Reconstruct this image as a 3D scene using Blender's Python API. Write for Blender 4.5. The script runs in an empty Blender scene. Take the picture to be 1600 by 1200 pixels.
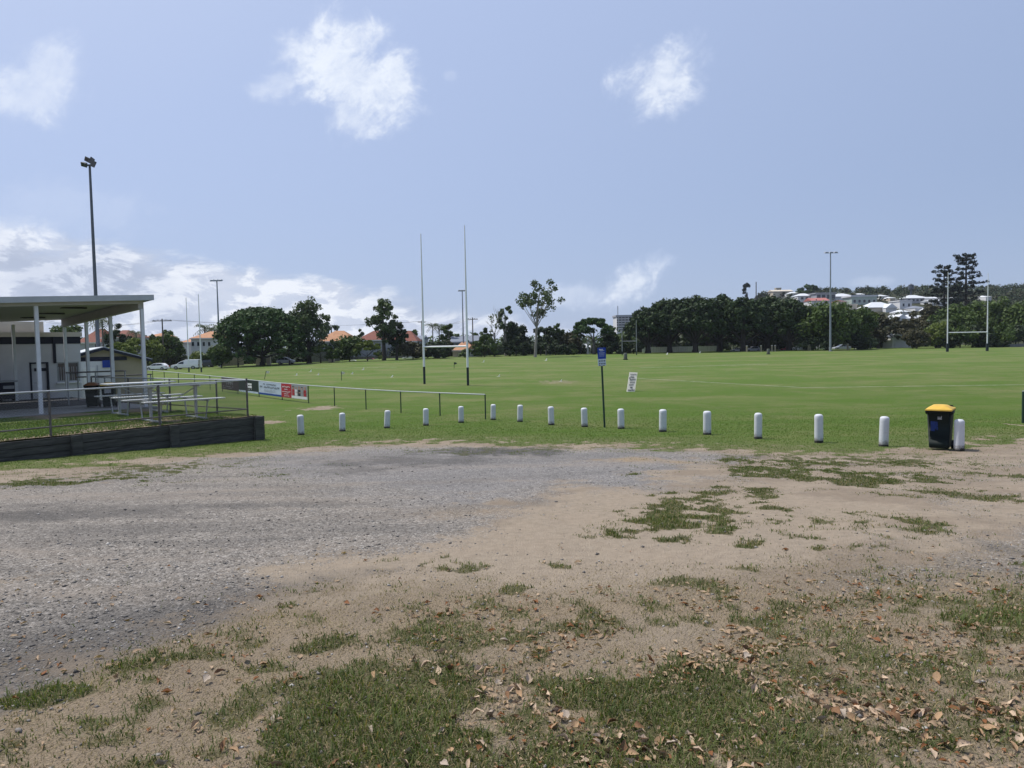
import bpy, bmesh, math, random
import numpy as np
from mathutils import Vector, Matrix

random.seed(7)
RNG = np.random.default_rng(11)
SC = bpy.context.scene
COL = SC.collection

# ------------------------------------------------------------------ camera
CAM_Z, FPX, PITCH, ROLL = 3.0, 1180.0, math.atan(60 / 1180.0), 0.019
_F = Vector((0, math.cos(PITCH), -math.sin(PITCH)))
_R0 = Vector((1, 0, 0))
_U0 = _R0.cross(_F)
_R = _R0 * math.cos(ROLL) - _U0 * math.sin(ROLL)
_U = _U0 * math.cos(ROLL) + _R0 * math.sin(ROLL)
cd = bpy.data.cameras.new('camera')
cam = bpy.data.objects.new('camera', cd)
COL.objects.link(cam)
m = Matrix((_R, _U, -_F)).transposed().to_4x4()
m.translation = (0, 0, CAM_Z)
cam.matrix_world = m
cd.sensor_width = 36
cd.lens = FPX / 1600 * 36
cd.clip_start, cd.clip_end = 0.05, 9000
SC.camera = cam

# ------------------------------------------------------------------ light
SUN_EL, SUN_AZ = math.radians(62), math.atan2(-0.87, 0.49)       # sun is high, to the left and a little beyond
S = Vector((math.sin(SUN_AZ) * math.cos(SUN_EL), math.cos(SUN_AZ) * math.cos(SUN_EL), math.sin(SUN_EL)))
sd = bpy.data.lights.new('sun', 'SUN')
sd.energy, sd.angle, sd.color = 4.6, math.radians(0.53), (1.0, 0.95, 0.88)
sun = bpy.data.objects.new('sun', sd)
COL.objects.link(sun)
sun.rotation_euler = S.to_track_quat('Z', 'Y').to_euler()
SKY_STRENGTH = 0.10
SC.view_settings.view_transform = 'Standard'
SC.view_settings.look = 'None'
SC.view_settings.exposure = 0.0
SC.view_settings.gamma = 1.0
SC.view_settings.use_curve_mapping = False


class NT:
    """small helper for node trees"""
    def __init__(self, tree):
        self.t = tree
        self.n = tree.nodes
        self.l = tree.links

    def node(self, typ, **kw):
        nd = self.n.new(typ)
        for k, v in kw.items():
            setattr(nd, k, v)
        return nd

    def put(self, sock, val):
        if hasattr(val, 'is_linked') or isinstance(val, bpy.types.NodeSocket):
            self.l.new(val, sock)
        else:
            sock.default_value = val

    def math(self, op, a, b=None, c=None, clamp=False):
        nd = self.node('ShaderNodeMath', operation=op, use_clamp=clamp)
        self.put(nd.inputs[0], a)
        if b is not None:
            self.put(nd.inputs[1], b)
        if c is not None:
            self.put(nd.inputs[2], c)
        return nd.outputs[0]

    def vmath(self, op, a, b=None):
        nd = self.node('ShaderNodeVectorMath', operation=op)
        self.put(nd.inputs[0], a)
        if b is not None:
            self.put(nd.inputs[1], b)
        return nd.outputs['Value'] if op in ('LENGTH', 'DISTANCE', 'DOT_PRODUCT') else nd.outputs[0]

    def noise(self, vec, scale, detail=4, rough=0.55, dist=0.0):
        nd = self.node('ShaderNodeTexNoise')
        self.put(nd.inputs['Vector'], vec)
        nd.inputs['Scale'].default_value = scale
        nd.inputs['Detail'].default_value = detail
        nd.inputs['Roughness'].default_value = rough
        nd.inputs['Distortion'].default_value = dist
        return nd.outputs['Fac']

    def voro(self, vec, scale, feature='F1'):
        nd = self.node('ShaderNodeTexVoronoi', feature=feature)
        self.put(nd.inputs['Vector'], vec)
        nd.inputs['Scale'].default_value = scale
        return nd

    def smooth(self, val, lo, hi, to0=0.0, to1=1.0):
        nd = self.node('ShaderNodeMapRange', interpolation_type='SMOOTHSTEP')
        self.put(nd.inputs[0], val)
        for i, x in enumerate((lo, hi, to0, to1)):
            self.put(nd.inputs[i + 1], x)
        return nd.outputs[0]

    def mix(self, fac, a, b, blend='MIX'):
        nd = self.node('ShaderNodeMix', data_type='RGBA', blend_type=blend)
        self.put(nd.inputs[0], fac)
        for s, v in ((nd.inputs[6], a), (nd.inputs[7], b)):
            self.put(s, (*v, 1) if isinstance(v, tuple) and len(v) == 3 else v)
        return nd.outputs[2]

    def ramp(self, fac, stops):
        nd = self.node('ShaderNodeValToRGB')
        cr = nd.color_ramp
        while len(cr.elements) < len(stops):
            cr.elements.new(0.5)
        for e, (p, c) in zip(cr.elements, stops):
            e.position, e.color = p, (*c, 1)
        self.put(nd.inputs[0], fac)
        return nd.outputs[0]


# ------------------------------------------------------------------ sky with clouds
world = bpy.data.worlds.new('World')
SC.world = world
world.use_nodes = True
T = NT(world.node_tree)
T.n.clear()
sky = T.node('ShaderNodeTexSky', sky_type='NISHITA')
sky.sun_disc = False
sky.sun_elevation, sky.sun_rotation = SUN_EL, SUN_AZ
sky.altitude, sky.air_density, sky.dust_density, sky.ozone_density = 0, 1.0, 0.8, 2.0
tc = T.node('ShaderNodeTexCoord')
dirv = tc.outputs['Generated']
sep = T.node('ShaderNodeSeparateXYZ')
T.l.new(dirv, sep.inputs[0])
az = T.math('ARCTAN2', sep.outputs[0], sep.outputs[1])
el = T.math('ARCSINE', sep.outputs[2])
comb = T.node('ShaderNodeCombineXYZ')
T.l.new(az, comb.inputs[0]); T.l.new(el, comb.inputs[1])
ae = comb.outputs[0]


def px_azel(px, py):
    d = _F + _R * ((px - 800) / FPX) + _U * ((600 - py) / FPX)
    d.normalize()
    return math.atan2(d.x, d.y), math.asin(d.z)


n_big = T.noise(dirv, 9.0, 6, 0.62, 0.6)
diag = T.node('ShaderNodeMapping')
diag.vector_type = 'TEXTURE'
diag.inputs['Rotation'].default_value = (0, math.radians(-28), 0)
diag.inputs['Scale'].default_value = (1.25, 1, 0.95)
T.l.new(dirv, diag.inputs['Vector'])
n_mid = T.noise(diag.outputs[0], 17.0, 8, 0.64, 0.5)
n_fine = T.noise(diag.outputs[0], 48.0, 7, 0.66, 0.3)
puffs = None
# single fair-weather puffs: photo position, half sizes, turn, weight; the last ones lie outside the frame
PUFFS = [(548, 120, 92, 74, 0.45, 1.0), (500, 92, 58, 44, -0.3, 0.8), (560, 70, 48, 40, -0.5, 0.85), (598, 130, 62, 50, 0.4, 0.9), (548, 172, 48, 44, 0.2, 0.75), (428, 132, 44, 22, -0.3, 0.6),
         (76, 100, 48, 40, -0.5, 0.60), (52, 142, 66, 44, -0.2, 0.66), (1038, 116, 78, 46, -0.4, 0.9), (988, 438, 58, 30, -0.5, 0.85),
         (900, 462, 60, 22, 0.0, 0.5), (1350, 440, 36, 10, 0.0, 0.30), (704, 118, 12, 8, 0.0, 0.25),
         (60, 330, 150, 40, 0.0, 0.22), (-420, 180, 190, 90, 0.2, 0.8), (1980, 240, 150, 60, -0.2, 0.8), (-260, -300, 220, 110, 0.0, 0.8), (900, -500, 200, 90, 0.3, 0.8)]
wob = T.math('MULTIPLY_ADD', n_mid, 1.25, -0.625)
wob2 = T.math('MULTIPLY_ADD', n_fine, 0.55, -0.275)
wob = T.math('ADD', wob, wob2)
for (px, py, rx, ry, rot, wgt) in PUFFS:
    a0, e0 = px_azel(px, py)
    dx = T.math('SUBTRACT', az, a0)
    dy = T.math('SUBTRACT', el, e0)
    c, s_ = math.cos(rot), math.sin(rot)
    u = T.math('MULTIPLY', T.math('ADD', T.math('MULTIPLY', dx, c), T.math('MULTIPLY', dy, -s_)), FPX / rx)
    v = T.math('MULTIPLY', T.math('ADD', T.math('MULTIPLY', dx, s_), T.math('MULTIPLY', dy, c)), FPX / ry)
    r = T.math('SQRT', T.math('ADD', T.math('MULTIPLY', u, u), T.math('MULTIPLY', v, v)))
    d = T.math('ADD', T.math('MULTIPLY', T.math('SUBTRACT', 1.0, r), 0.66), wob)
    k = T.math('MULTIPLY', T.smooth(d, -0.14, 0.40), wgt)
    puffs = k if puffs is None else T.math('MAXIMUM', puffs, k)
# bank of cumulus low over the horizon: its height changes slowly with azimuth all the way round
sq = T.vmath('MULTIPLY', dirv, (1.0, 1.0, 2.3))
b1 = T.noise(sq, 6.0, 7, 0.60, 0.4)
b2 = T.noise(sq, 15.0, 7, 0.62, 0.5)
bank_h = T.smooth(az, -0.66, 0.06, 0.150, 0.050)
bank_h2 = T.smooth(az, -0.10, 0.24, 1.0, 0.0)
bank_h = T.math('MULTIPLY', bank_h, T.math('MAXIMUM', bank_h2, T.smooth(T.math('ABSOLUTE', az), 0.9, 1.5)))
lift = T.math('ADD', T.math('MULTIPLY_ADD', b1, 0.085, -0.0425), T.math('MULTIPLY_ADD', b2, 0.05, -0.025))
bank = T.smooth(T.math('SUBTRACT', T.math('ADD', bank_h, lift), el), -0.004, 0.024)
bank = T.math('MULTIPLY', bank, T.math('MULTIPLY', T.smooth(b2, 0.26, 0.48, 0.66, 0.98), T.smooth(az, -0.15, 0.12, 1.0, 0.45)))
bank = T.math('MULTIPLY', bank, T.smooth(bank_h, 0.004, 0.03))
# light and grey folds of the bank: billows catch light where the same noise rises towards the sun
sh1 = T.vmath('ADD', sq, (-0.016, 0.0, 0.030))
b1s = T.noise(sh1, 15.0, 7, 0.62, 0.5)
fold = T.smooth(T.math('SUBTRACT', b2, b1s), -0.07, 0.07)
fold = T.math('MULTIPLY_ADD', fold, 0.55, T.math('MULTIPLY', T.smooth(b1, 0.36, 0.62), 0.45))
bank_col = T.ramp(fold, [(0.0, (4.7, 5.35, 6.9)), (0.5, (6.6, 7.2, 8.6)), (1.0, (9.0, 9.4, 10.2))])
puff_col = T.ramp(T.math('MULTIPLY', puffs, T.smooth(n_fine, 0.25, 0.7, 0.75, 1.15)), [(0.0, (6.8, 7.6, 9.6)), (0.9, (8.8, 9.4, 10.4))])
# thin high veil of humid haze: paler towards the sun
sdot = T.vmath('DOT_PRODUCT', dirv, tuple(S))
veil = T.ramp(T.math('MULTIPLY_ADD', sdot, 0.5, 0.5), [(0.0, (2.6, 3.5, 5.6)), (0.5, (3.35, 4.35, 6.65)), (0.80, (5.1, 6.15, 8.9)), (1.0, (7.4, 8.2, 10.4))])
low = T.smooth(el, 0.0, 0.22, 1.0, 0.0)
veil = T.mix(T.math('MULTIPLY', low, 0.45), veil, (4.6, 5.6, 8.0))
tint = T.mix(0.80, sky.outputs[0], veil)
mixed = T.mix(bank, tint, bank_col)
mixed = T.mix(T.math('MULTIPLY', puffs, T.smooth(T.math('MULTIPLY_ADD', n_fine, 0.5, T.math('MULTIPLY', n_mid, 0.5)), 0.33, 0.62, 0.50, 0.95)), mixed, puff_col)
bg = T.node('ShaderNodeBackground')
T.l.new(mixed, bg.inputs[0])
bg.inputs[1].default_value = SKY_STRENGTH
wo = T.node('ShaderNodeOutputWorld')
T.l.new(bg.outputs[0], wo.inputs[0])


# ------------------------------------------------------------------ plan of the place: ground height, picture point -> ground point
_YN = np.array([-400, -60, -8, 0, 5, 10, 17, 25, 32, 40, 48, 61, 80, 100, 130, 180, 300, 6000.0])
_ZN = np.array([1.9, 1.9, 1.5, 1.38, 1.18, .86, .44, .05, -.25, -.38, -.33, 0.0, .45, .85, 1.2, 1.3, 1.5, 1.5])
_yf = np.linspace(-80, 400, 4801)
_zf = np.interp(_yf, _YN, _ZN)
_kern = np.exp(-0.5 * (np.arange(-40, 41) / 14.0) ** 2); _kern /= _kern.sum()
_zf = np.convolve(np.pad(_zf, 40, mode='edge'), _kern, mode='valid')


def sstep(x, a, b):
    t = np.clip((x - a) / (b - a), 0, 1)
    return t * t * (3 - 2 * t)


def gz(x, y):
    x = np.asarray(x, float); y = np.asarray(y, float)
    z = np.interp(y, _yf, _zf)
    z = z - 0.7 * sstep(-x, 15, 60) * sstep(y, 60, 110)
    a = x / np.maximum(y, 1)
    z = z + 31.0 * sstep(y, 165, 500) * sstep(a, 0.08, 0.42)
    return z


def gzf(x, y):
    return float(gz(x, y))


def raydir(px, py):
    d = _F + _R * ((px - 800) / FPX) + _U * ((600 - py) / FPX)
    return d / d.y


def at(px, py, z=None, Y=None):
    """a point of the place from a point of the photo: on the ground, at a height z, or at a distance Y"""
    d = raydir(px, py)
    if Y is not None:
        return Vector((d.x * Y, Y, CAM_Z + d.z * Y))
    if z is not None:
        k = (z - CAM_Z) / d.z
        return Vector((d.x * k, k, z))
    ys = np.concatenate([np.linspace(1.2, 60, 1200), np.linspace(60, 900, 2400)])
    g = CAM_Z + d.z * ys - gz(d.x * ys, ys)
    i = np.argmax(g <= 0)
    if g[i] > 0:
        i = len(ys) - 1
    y0, y1 = ys[max(i - 1, 0)], ys[i]
    for _ in range(30):
        ym = (y0 + y1) / 2
        if CAM_Z + d.z * ym - gzf(d.x * ym, ym) > 0:
            y0 = ym
        else:
            y1 = ym
    return Vector((d.x * y1, y1, gzf(d.x * y1, y1)))


def ground(px, Y):
    """the ground point at distance Y in the direction of picture column px"""
    py = 560.0
    for _ in range(6):
        x = raydir(px, py).x * Y
        z = gzf(x, Y)
        py = 600 - FPX * ((Vector((x, Y, z)) - Vector((0, 0, CAM_Z))).dot(_U) / (Vector((x, Y, z)) - Vector((0, 0, CAM_Z))).dot(_F))
    return Vector((x, Y, z))


def zof(px, py, Y):
    return CAM_Z + raydir(px, py).z * Y


# ------------------------------------------------------------------ numpy noise
def _hash(ix, iy, seed):
    h = (ix.astype(np.int64) * 374761393 + iy.astype(np.int64) * 668265263 + seed * 982451653) & 0x7fffffff
    h = ((h ^ (h >> 13)) * 1274126177) & 0x7fffffff
    return ((h ^ (h >> 16)) & 0xffff) / 65535.0


def vnoise(x, y, seed=0):
    ix, iy = np.floor(x), np.floor(y)
    fx, fy = x - ix, y - iy
    fx = fx * fx * (3 - 2 * fx); fy = fy * fy * (3 - 2 * fy)
    a, b = _hash(ix, iy, seed), _hash(ix + 1, iy, seed)
    c, d = _hash(ix, iy + 1, seed), _hash(ix + 1, iy + 1, seed)
    return (a * (1 - fx) + b * fx) * (1 - fy) + (c * (1 - fx) + d * fx) * fy


def fbm(x, y, seed=0, octv=4):
    s, amp, tot = 0, 1, 0
    for o in range(octv):
        s = s + amp * vnoise(x * 2 ** o + 17.3 * o, y * 2 ** o - 9.1 * o, seed + o)
        tot += amp
        amp *= 0.55
    return s / tot


# ------------------------------------------------------------------ object helpers
def tag(o, label=None, cat=None, group=None, kind=None):
    if label: o['label'] = label
    if cat: o['category'] = cat
    if group: o['group'] = group
    if kind: o['kind'] = kind
    return o


def thing(name, label, cat, loc=(0, 0, 0), rz=0.0, group=None):
    o = bpy.data.objects.new(name, None)
    o.empty_display_size = 0.2
    COL.objects.link(o)
    o.location = loc
    o.rotation_euler = (0, 0, rz)
    return tag(o, label, cat, group)


def link_mesh(name, me, mat=None, parent=None, loc=None):
    o = bpy.data.objects.new(name, me)
    COL.objects.link(o)
    if mat and not me.materials:
        me.materials.append(mat)
    if parent:
        o.parent = parent
    if loc is not None:
        o.location = loc
    return o


def copy_tree(o, parent=None):
    c = o.copy()
    COL.objects.link(c)
    if parent: c.parent = parent
    for ch in o.children:
        copy_tree(ch, c)
    return c


def np_mesh(name, V, F, smooth=False):
    """mesh from a vertex array and an (n,k) face array"""
    me = bpy.data.meshes.new(name)
    V = np.ascontiguousarray(V, np.float32); F = np.ascontiguousarray(F, np.int32)
    n, k = F.shape
    me.vertices.add(len(V)); me.vertices.foreach_set('co', V.ravel())
    me.loops.add(n * k); me.loops.foreach_set('vertex_index', F.ravel())
    me.polygons.add(n)
    me.polygons.foreach_set('loop_start', np.arange(0, n * k, k, dtype=np.int32))
    me.polygons.foreach_set('loop_total', np.full(n, k, np.int32))
    if smooth:
        me.polygons.foreach_set('use_smooth', np.ones(n, bool))
    me.update(calc_edges=True)
    return me


class MB:
    """collects shapes into one mesh"""
    def __init__(self):
        self.v, self.f = [], []

    def add(self, vs, fs):
        b = len(self.v)
        self.v += [tuple(p) for p in vs]
        self.f += [tuple(i + b for i in q) for q in fs]
        return self

    def box(self, c, s, rz=0.0, top=(1, 1), shift=(0, 0)):
        cx, cy, cz = c; hx, hy, hz = s[0] / 2, s[1] / 2, s[2] / 2
        co, si = math.cos(rz), math.sin(rz)
        vs = []
        for z, t, sh in ((-hz, (1, 1), (0, 0)), (hz, top, shift)):
            for x, y in ((-hx, -hy), (hx, -hy), (hx, hy), (-hx, hy)):
                x, y = x * t[0] + sh[0], y * t[1] + sh[1]
                vs.append((cx + x * co - y * si, cy + x * si + y * co, cz + z))
        return self.add(vs, [(3, 2, 1, 0), (4, 5, 6, 7), (0, 1, 5, 4), (1, 2, 6, 5), (2, 3, 7, 6), (3, 0, 4, 7)])

    def tube(self, pts, rad, n=8, cap=True):
        pts = [Vector(p) for p in pts]
        if not isinstance(rad, (list, tuple)): rad = [rad] * len(pts)
        vs, fs = [], []
        ref = None
        for i, p in enumerate(pts):
            d = (pts[min(i + 1, len(pts) - 1)] - pts[max(i - 1, 0)]).normalized()
            if ref is None:
                ref = d.orthogonal().normalized()
            ref = (ref - d * ref.dot(d)).normalized()
            q = d.cross(ref)
            for k in range(n):
                a = 2 * math.pi * k / n
                vs.append(p + (ref * math.cos(a) + q * math.sin(a)) * rad[i])
        for i in range(len(pts) - 1):
            for k in range(n):
                a, b = i * n + k, i * n + (k + 1) % n
                fs.append((a, b, b + n, a + n))
        if cap:
            fs.append(tuple(range(n - 1, -1, -1)))
            fs.append(tuple(range((len(pts) - 1) * n, len(pts) * n)))
        return self.add(vs, fs)

    def lathe(self, prof, n=16, c=(0, 0, 0)):
        vs, fs = [], []
        for r, z in prof:
            for k in range(n):
                a = 2 * math.pi * k / n
                vs.append((c[0] + r * math.cos(a), c[1] + r * math.sin(a), c[2] + z))
        for i in range(len(prof) - 1):
            for k in range(n):
                a, b = i * n + k, i * n + (k + 1) % n
                fs.append((a, b, b + n, a + n))
        fs.append(tuple(range(n - 1, -1, -1)))
        fs.append(tuple(range((len(prof) - 1) * n, len(prof) * n)))
        return self.add(vs, fs)

    def prism(self, poly, y0, y1):
        """polygon in x,z (counter-clockwise seen from -y) pushed along y"""
        n = len(poly)
        vs = [(x, y0, z) for x, z in poly] + [(x, y1, z) for x, z in poly]
        fs = [tuple(range(n)), tuple(range(2 * n - 1, n - 1, -1))]
        fs += [(i, i + n, (i + 1) % n + n, (i + 1) % n) for i in range(n)]
        return self.add(vs, fs)

    def hull8(self, a, b):
        """box between two quads of four corners each"""
        return self.add(list(a) + list(b), [(3, 2, 1, 0), (4, 5, 6, 7), (0, 1, 5, 4), (1, 2, 6, 5), (2, 3, 7, 6), (3, 0, 4, 7)])

    def build(self, name, mat, parent=None, smooth=False, bevel=0.0, kind=None):
        me = bpy.data.meshes.new(name)
        me.from_pydata(self.v, [], self.f)
        if bevel or True:
            bm = bmesh.new(); bm.from_mesh(me)
            bmesh.ops.recalc_face_normals(bm, faces=bm.faces)
            if bevel:
                es = [e for e in bm.edges if len(e.link_faces) == 2 and e.calc_face_angle(0) > 0.6]
                bmesh.ops.bevel(bm, geom=es, offset=bevel, segments=2, affect='EDGES', profile=0.5)
            bm.to_mesh(me); bm.free()
        if smooth:
            for p in me.polygons: p.use_smooth = True
            try: me.set_sharp_from_angle(angle=math.radians(38))
            except Exception: pass
        o = link_mesh(name, me, mat, parent)
        if kind: o['kind'] = kind
        return o


# ------------------------------------------------------------------ materials
def mat(name, col, rough=0.7, var=0.18, scale=6.0, metal=0.0, spec=0.3, bump=0.0, bscale=40, stretch=(1, 1, 1), dirt=None, dirt_amt=0.0, space='Object'):
    m = bpy.data.materials.new(name)
    m.use_nodes = True
    N = NT(m.node_tree)
    b = N.n['Principled BSDF']
    tcn = N.node('ShaderNodeTexCoord')
    v = N.vmath('MULTIPLY', tcn.outputs[space], stretch)
    n = N.noise(v, scale, 6, 0.6)
    c = N.mix(N.smooth(n, 0.3, 0.7), tuple(x * (1 - var) for x in col), tuple(min(1, x * (1 + var)) for x in col))
    if dirt:
        n2 = N.noise(v, scale * 0.45, 7, 0.68, 0.5)
        c = N.mix(N.math('MULTIPLY', N.smooth(n2, 0.48, 0.72), dirt_amt), c, dirt)
    N.put(b.inputs['Base Color'], c)
    N.put(b.inputs['Roughness'], N.smooth(n, 0.2, 0.8, max(0.02, rough - 0.08), min(1, rough + 0.1)))
    b.inputs['Metallic'].default_value = metal
    b.inputs['Specular IOR Level'].default_value = spec
    if bump:
        bn = N.node('ShaderNodeBump')
        bn.inputs['Strength'].default_value = bump
        bn.inputs['Distance'].default_value = 0.01
        N.put(bn.inputs['Height'], N.noise(v, bscale, 5, 0.6))
        N.put(b.inputs['Normal'], bn.outputs[0])
    return m


def leafmat(name, dark, light, trans=0.18, tint=0.5, rough=0.6, alt=None):
    """leaves: every leaf face has its own tone; clumps vary a little in hue"""
    m = bpy.data.materials.new(name)
    m.use_nodes = True
    N = NT(m.node_tree)
    b = N.n['Principled BSDF']
    g = N.node('ShaderNodeNewGeometry')
    r = g.outputs['Random Per Island']
    tcn = N.node('ShaderNodeTexCoord')
    n = N.noise(tcn.outputs['Object'], tint, 3, 0.6)
    k = N.math('ADD', N.math('MULTIPLY', r, 0.6), N.math('MULTIPLY', N.smooth(n, 0.3, 0.7), 0.4))
    c = N.mix(k, dark, light)
    if alt:
        c = N.mix(N.math('GREATER_THAN', r, 0.86), c, alt)
    N.put(b.inputs['Base Color'], c)
    b.inputs['Roughness'].default_value = rough
    b.inputs['Specular IOR Level'].default_value = 0.15
    tr = N.node('ShaderNodeBsdfTranslucent')
    N.put(tr.inputs[0], N.mix(1.0, c, (1.0, 1.1, 0.45), 'MULTIPLY'))
    mx = N.node('ShaderNodeMixShader')
    mx.inputs[0].default_value = trans
    N.l.new(b.outputs[0], mx.inputs[1]); N.l.new(tr.outputs[0], mx.inputs[2])
    N.l.new(mx.outputs[0], N.n['Material Output'].inputs[0])
    return m


def glassmat(name, col=(0.02, 0.025, 0.03), rough=0.08):
    m = mat(name, col, rough, 0.1, 1.0, 0.0, 0.6)
    return m


M = {}
M['white_paint'] = mat('white_paint', (0.74, 0.75, 0.76), 0.6, 0.05, 5, dirt=(0.45, 0.43, 0.40), dirt_amt=0.35)
M['bollard_paint'] = mat('bollard_paint', (0.56, 0.58, 0.61), 0.55, 0.04, 9, dirt=(0.42, 0.41, 0.38), dirt_amt=0.45, bump=0.15, bscale=30)
_m = M['bollard_paint']; _N = NT(_m.node_tree); _b = _N.n['Principled BSDF']
_src = _b.inputs['Base Color'].links[0].from_socket
_tc = _N.node('ShaderNodeTexCoord'); _sp = _N.node('ShaderNodeSeparateXYZ'); _N.l.new(_tc.outputs['Object'], _sp.inputs[0])
_oi = _N.node('ShaderNodeObjectInfo')
_off = _N.vmath('ADD', _tc.outputs['Object'], _N.vmath('MULTIPLY', _oi.outputs['Location'], (3.7, 2.9, 0)))
_dn = _N.noise(_off, 14, 6, 0.7)
# mud thrown up from the ground, chipped flakes higher up
_mud = _N.smooth(_N.math('MULTIPLY_ADD', _dn, -0.30, _sp.outputs[2]), 0.02, -0.10)
_chip = _N.smooth(_N.noise(_off, 22, 5, 0.75), 0.66, 0.70)
_c = _N.mix(_N.math('MULTIPLY', _mud, 0.75), _src, (0.12, 0.10, 0.075))
_c = _N.mix(_N.math('MULTIPLY', _chip, 0.6), _c, (0.22, 0.21, 0.19))
_N.put(_b.inputs['Base Color'], _c)
M['bollard_base'] = mat('bollard_base', (0.035, 0.034, 0.03), 0.9, 0.4, 20)
M['wall_white'] = mat('wall_white', (0.56, 0.56, 0.58), 0.8, 0.05, 2, dirt=(0.5, 0.48, 0.45), dirt_amt=0.25, bump=0.1)
M['wall_cream'] = mat('wall_cream', (0.55, 0.50, 0.42), 0.8, 0.06, 2)
M['wall_beige'] = mat('wall_beige', (0.36, 0.31, 0.22), 0.75, 0.05, 1.5)
M['navy'] = mat('navy', (0.012, 0.014, 0.028), 0.5, 0.2, 3)
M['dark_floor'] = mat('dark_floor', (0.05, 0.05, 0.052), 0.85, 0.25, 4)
M['concrete'] = mat('concrete', (0.27, 0.27, 0.265), 0.9, 0.12, 4, dirt=(0.16, 0.155, 0.15), dirt_amt=0.5, bump=0.2)
M['roof_metal'] = mat('roof_metal', (0.50, 0.52, 0.53), 0.45, 0.06, 3, spec=0.4)
M['fascia'] = mat('fascia', (0.40, 0.43, 0.45), 0.5, 0.06, 3)
M['soffit'] = mat('soffit', (0.42, 0.41, 0.38), 0.75, 0.06, 2)
M['post_paint'] = mat('post_paint', (0.62, 0.64, 0.66), 0.5, 0.05, 6)
M['sleeper'] = mat('sleeper', (0.062, 0.062, 0.057), 0.95, 0.4, 7, stretch=(0.3, 1, 2.5), bump=0.5, bscale=20, dirt=(0.055, 0.06, 0.042), dirt_amt=0.5)
M['galv'] = mat('galv', (0.30, 0.31, 0.32), 0.5, 0.15, 12, metal=0.6)
M['galv_light'] = mat('galv_light', (0.40, 0.42, 0.43), 0.45, 0.1, 12, metal=0.3)
M['rust_post'] = mat('rust_post', (0.10, 0.09, 0.085), 0.75, 0.3, 14, dirt=(0.20, 0.19, 0.19), dirt_amt=0.6)
M['wire'] = mat('wire', (0.12, 0.12, 0.12), 0.6, 0.1, 10, metal=0.4)
M['green_post'] = mat('green_post', (0.018, 0.045, 0.03), 0.6, 0.2, 8)
M['aluminium'] = mat('aluminium', (0.50, 0.52, 0.52), 0.4, 0.05, 6, metal=0.35, dirt=(0.5, 0.5, 0.48), dirt_amt=0.3)
M['bin_green'] = mat('bin_green', (0.006, 0.012, 0.011), 0.62, 0.15, 5, spec=0.18)
M['bin_yellow'] = mat('bin_yellow', (0.60, 0.38, 0.055), 0.5, 0.08, 5, dirt=(0.5, 0.33, 0.1), dirt_amt=0.5)
M['bin_red'] = mat('bin_red', (0.17, 0.075, 0.03), 0.6, 0.1, 5)
M['rubber'] = mat('rubber', (0.02, 0.02, 0.02), 0.85, 0.2, 8)
M['sign_blue'] = mat('sign_blue', (0.012, 0.045, 0.30), 0.5, 0.06, 5)
M['sticker_blue'] = mat('sticker_blue', (0.006, 0.025, 0.13), 0.55, 0.3, 18)
M['print_white'] = mat('print_white', (0.75, 0.75, 0.75), 0.6, 0.05, 5)
M['print_grey'] = mat('print_grey', (0.30, 0.31, 0.32), 0.6, 0.1, 5)
M['print_dark'] = mat('print_dark', (0.03, 0.03, 0.035), 0.6, 0.1, 5)
M['print_blue'] = mat('print_blue', (0.02, 0.06, 0.25), 0.6, 0.1, 5)
M['board_cream'] = mat('board_cream', (0.66, 0.63, 0.54), 0.8, 0.08, 4, dirt=(0.45, 0.42, 0.35), dirt_amt=0.4)
M['banner_brown'] = mat('banner_brown', (0.045, 0.032, 0.032), 0.7, 0.2, 3)
M['banner_green'] = mat('banner_green', (0.014, 0.030, 0.022), 0.7, 0.2, 3)
M['banner_pale'] = mat('banner_pale', (0.50, 0.58, 0.68), 0.7, 0.06, 3)
M['banner_royal'] = mat('banner_royal', (0.012, 0.06, 0.28), 0.7, 0.1, 3)
M['banner_red'] = mat('banner_red', (0.42, 0.03, 0.04), 0.7, 0.1, 3)
M['skin'] = mat('skin', (0.42, 0.26, 0.20), 0.7, 0.2, 8)
M['pole_steel'] = mat('pole_steel', (0.10, 0.115, 0.135), 0.5, 0.12, 2, metal=0.3)
M['pole_light'] = mat('pole_light', (0.27, 0.30, 0.34), 0.5, 0.1, 2, metal=0.3)
M['goal_white'] = mat('goal_white', (0.74, 0.76, 0.77), 0.55, 0.04, 3)
M['goal_pad'] = mat('goal_pad', (0.02, 0.03, 0.035), 0.7, 0.2, 5)
M['timber_pole'] = mat('timber_pole', (0.11, 0.095, 0.085), 0.9, 0.25, 5, stretch=(4, 4, 0.5))
M['tile_orange'] = mat('tile_orange', (0.38, 0.20, 0.11), 0.85, 0.18, 2.5, dirt=(0.26, 0.13, 0.075), dirt_amt=0.6)
M['tile_red'] = mat('tile_red', (0.17, 0.062, 0.043), 0.85, 0.2, 2.5)
M['tile_grey'] = mat('tile_grey', (0.17, 0.19, 0.23), 0.8, 0.12, 2.5)
M['roof_white'] = mat('roof_white', (0.56, 0.58, 0.60), 0.55, 0.05, 1.0)
M['roof_pink'] = mat('roof_pink', (0.36, 0.13, 0.11), 0.7, 0.1, 1.0)
M['house_white'] = mat('house_white', (0.62, 0.62, 0.62), 0.8, 0.06, 1.0)
M['house_grey'] = mat('house_grey', (0.33, 0.34, 0.37), 0.8, 0.08, 1.0)
M['house_green'] = mat('house_green', (0.36, 0.43, 0.38), 0.8, 0.08, 1.0)
M['house_cream'] = mat('house_cream', (0.52, 0.46, 0.37), 0.8, 0.08, 1.0)
M['trim'] = mat('trim', (0.66, 0.66, 0.66), 0.6, 0.05, 4)
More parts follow.
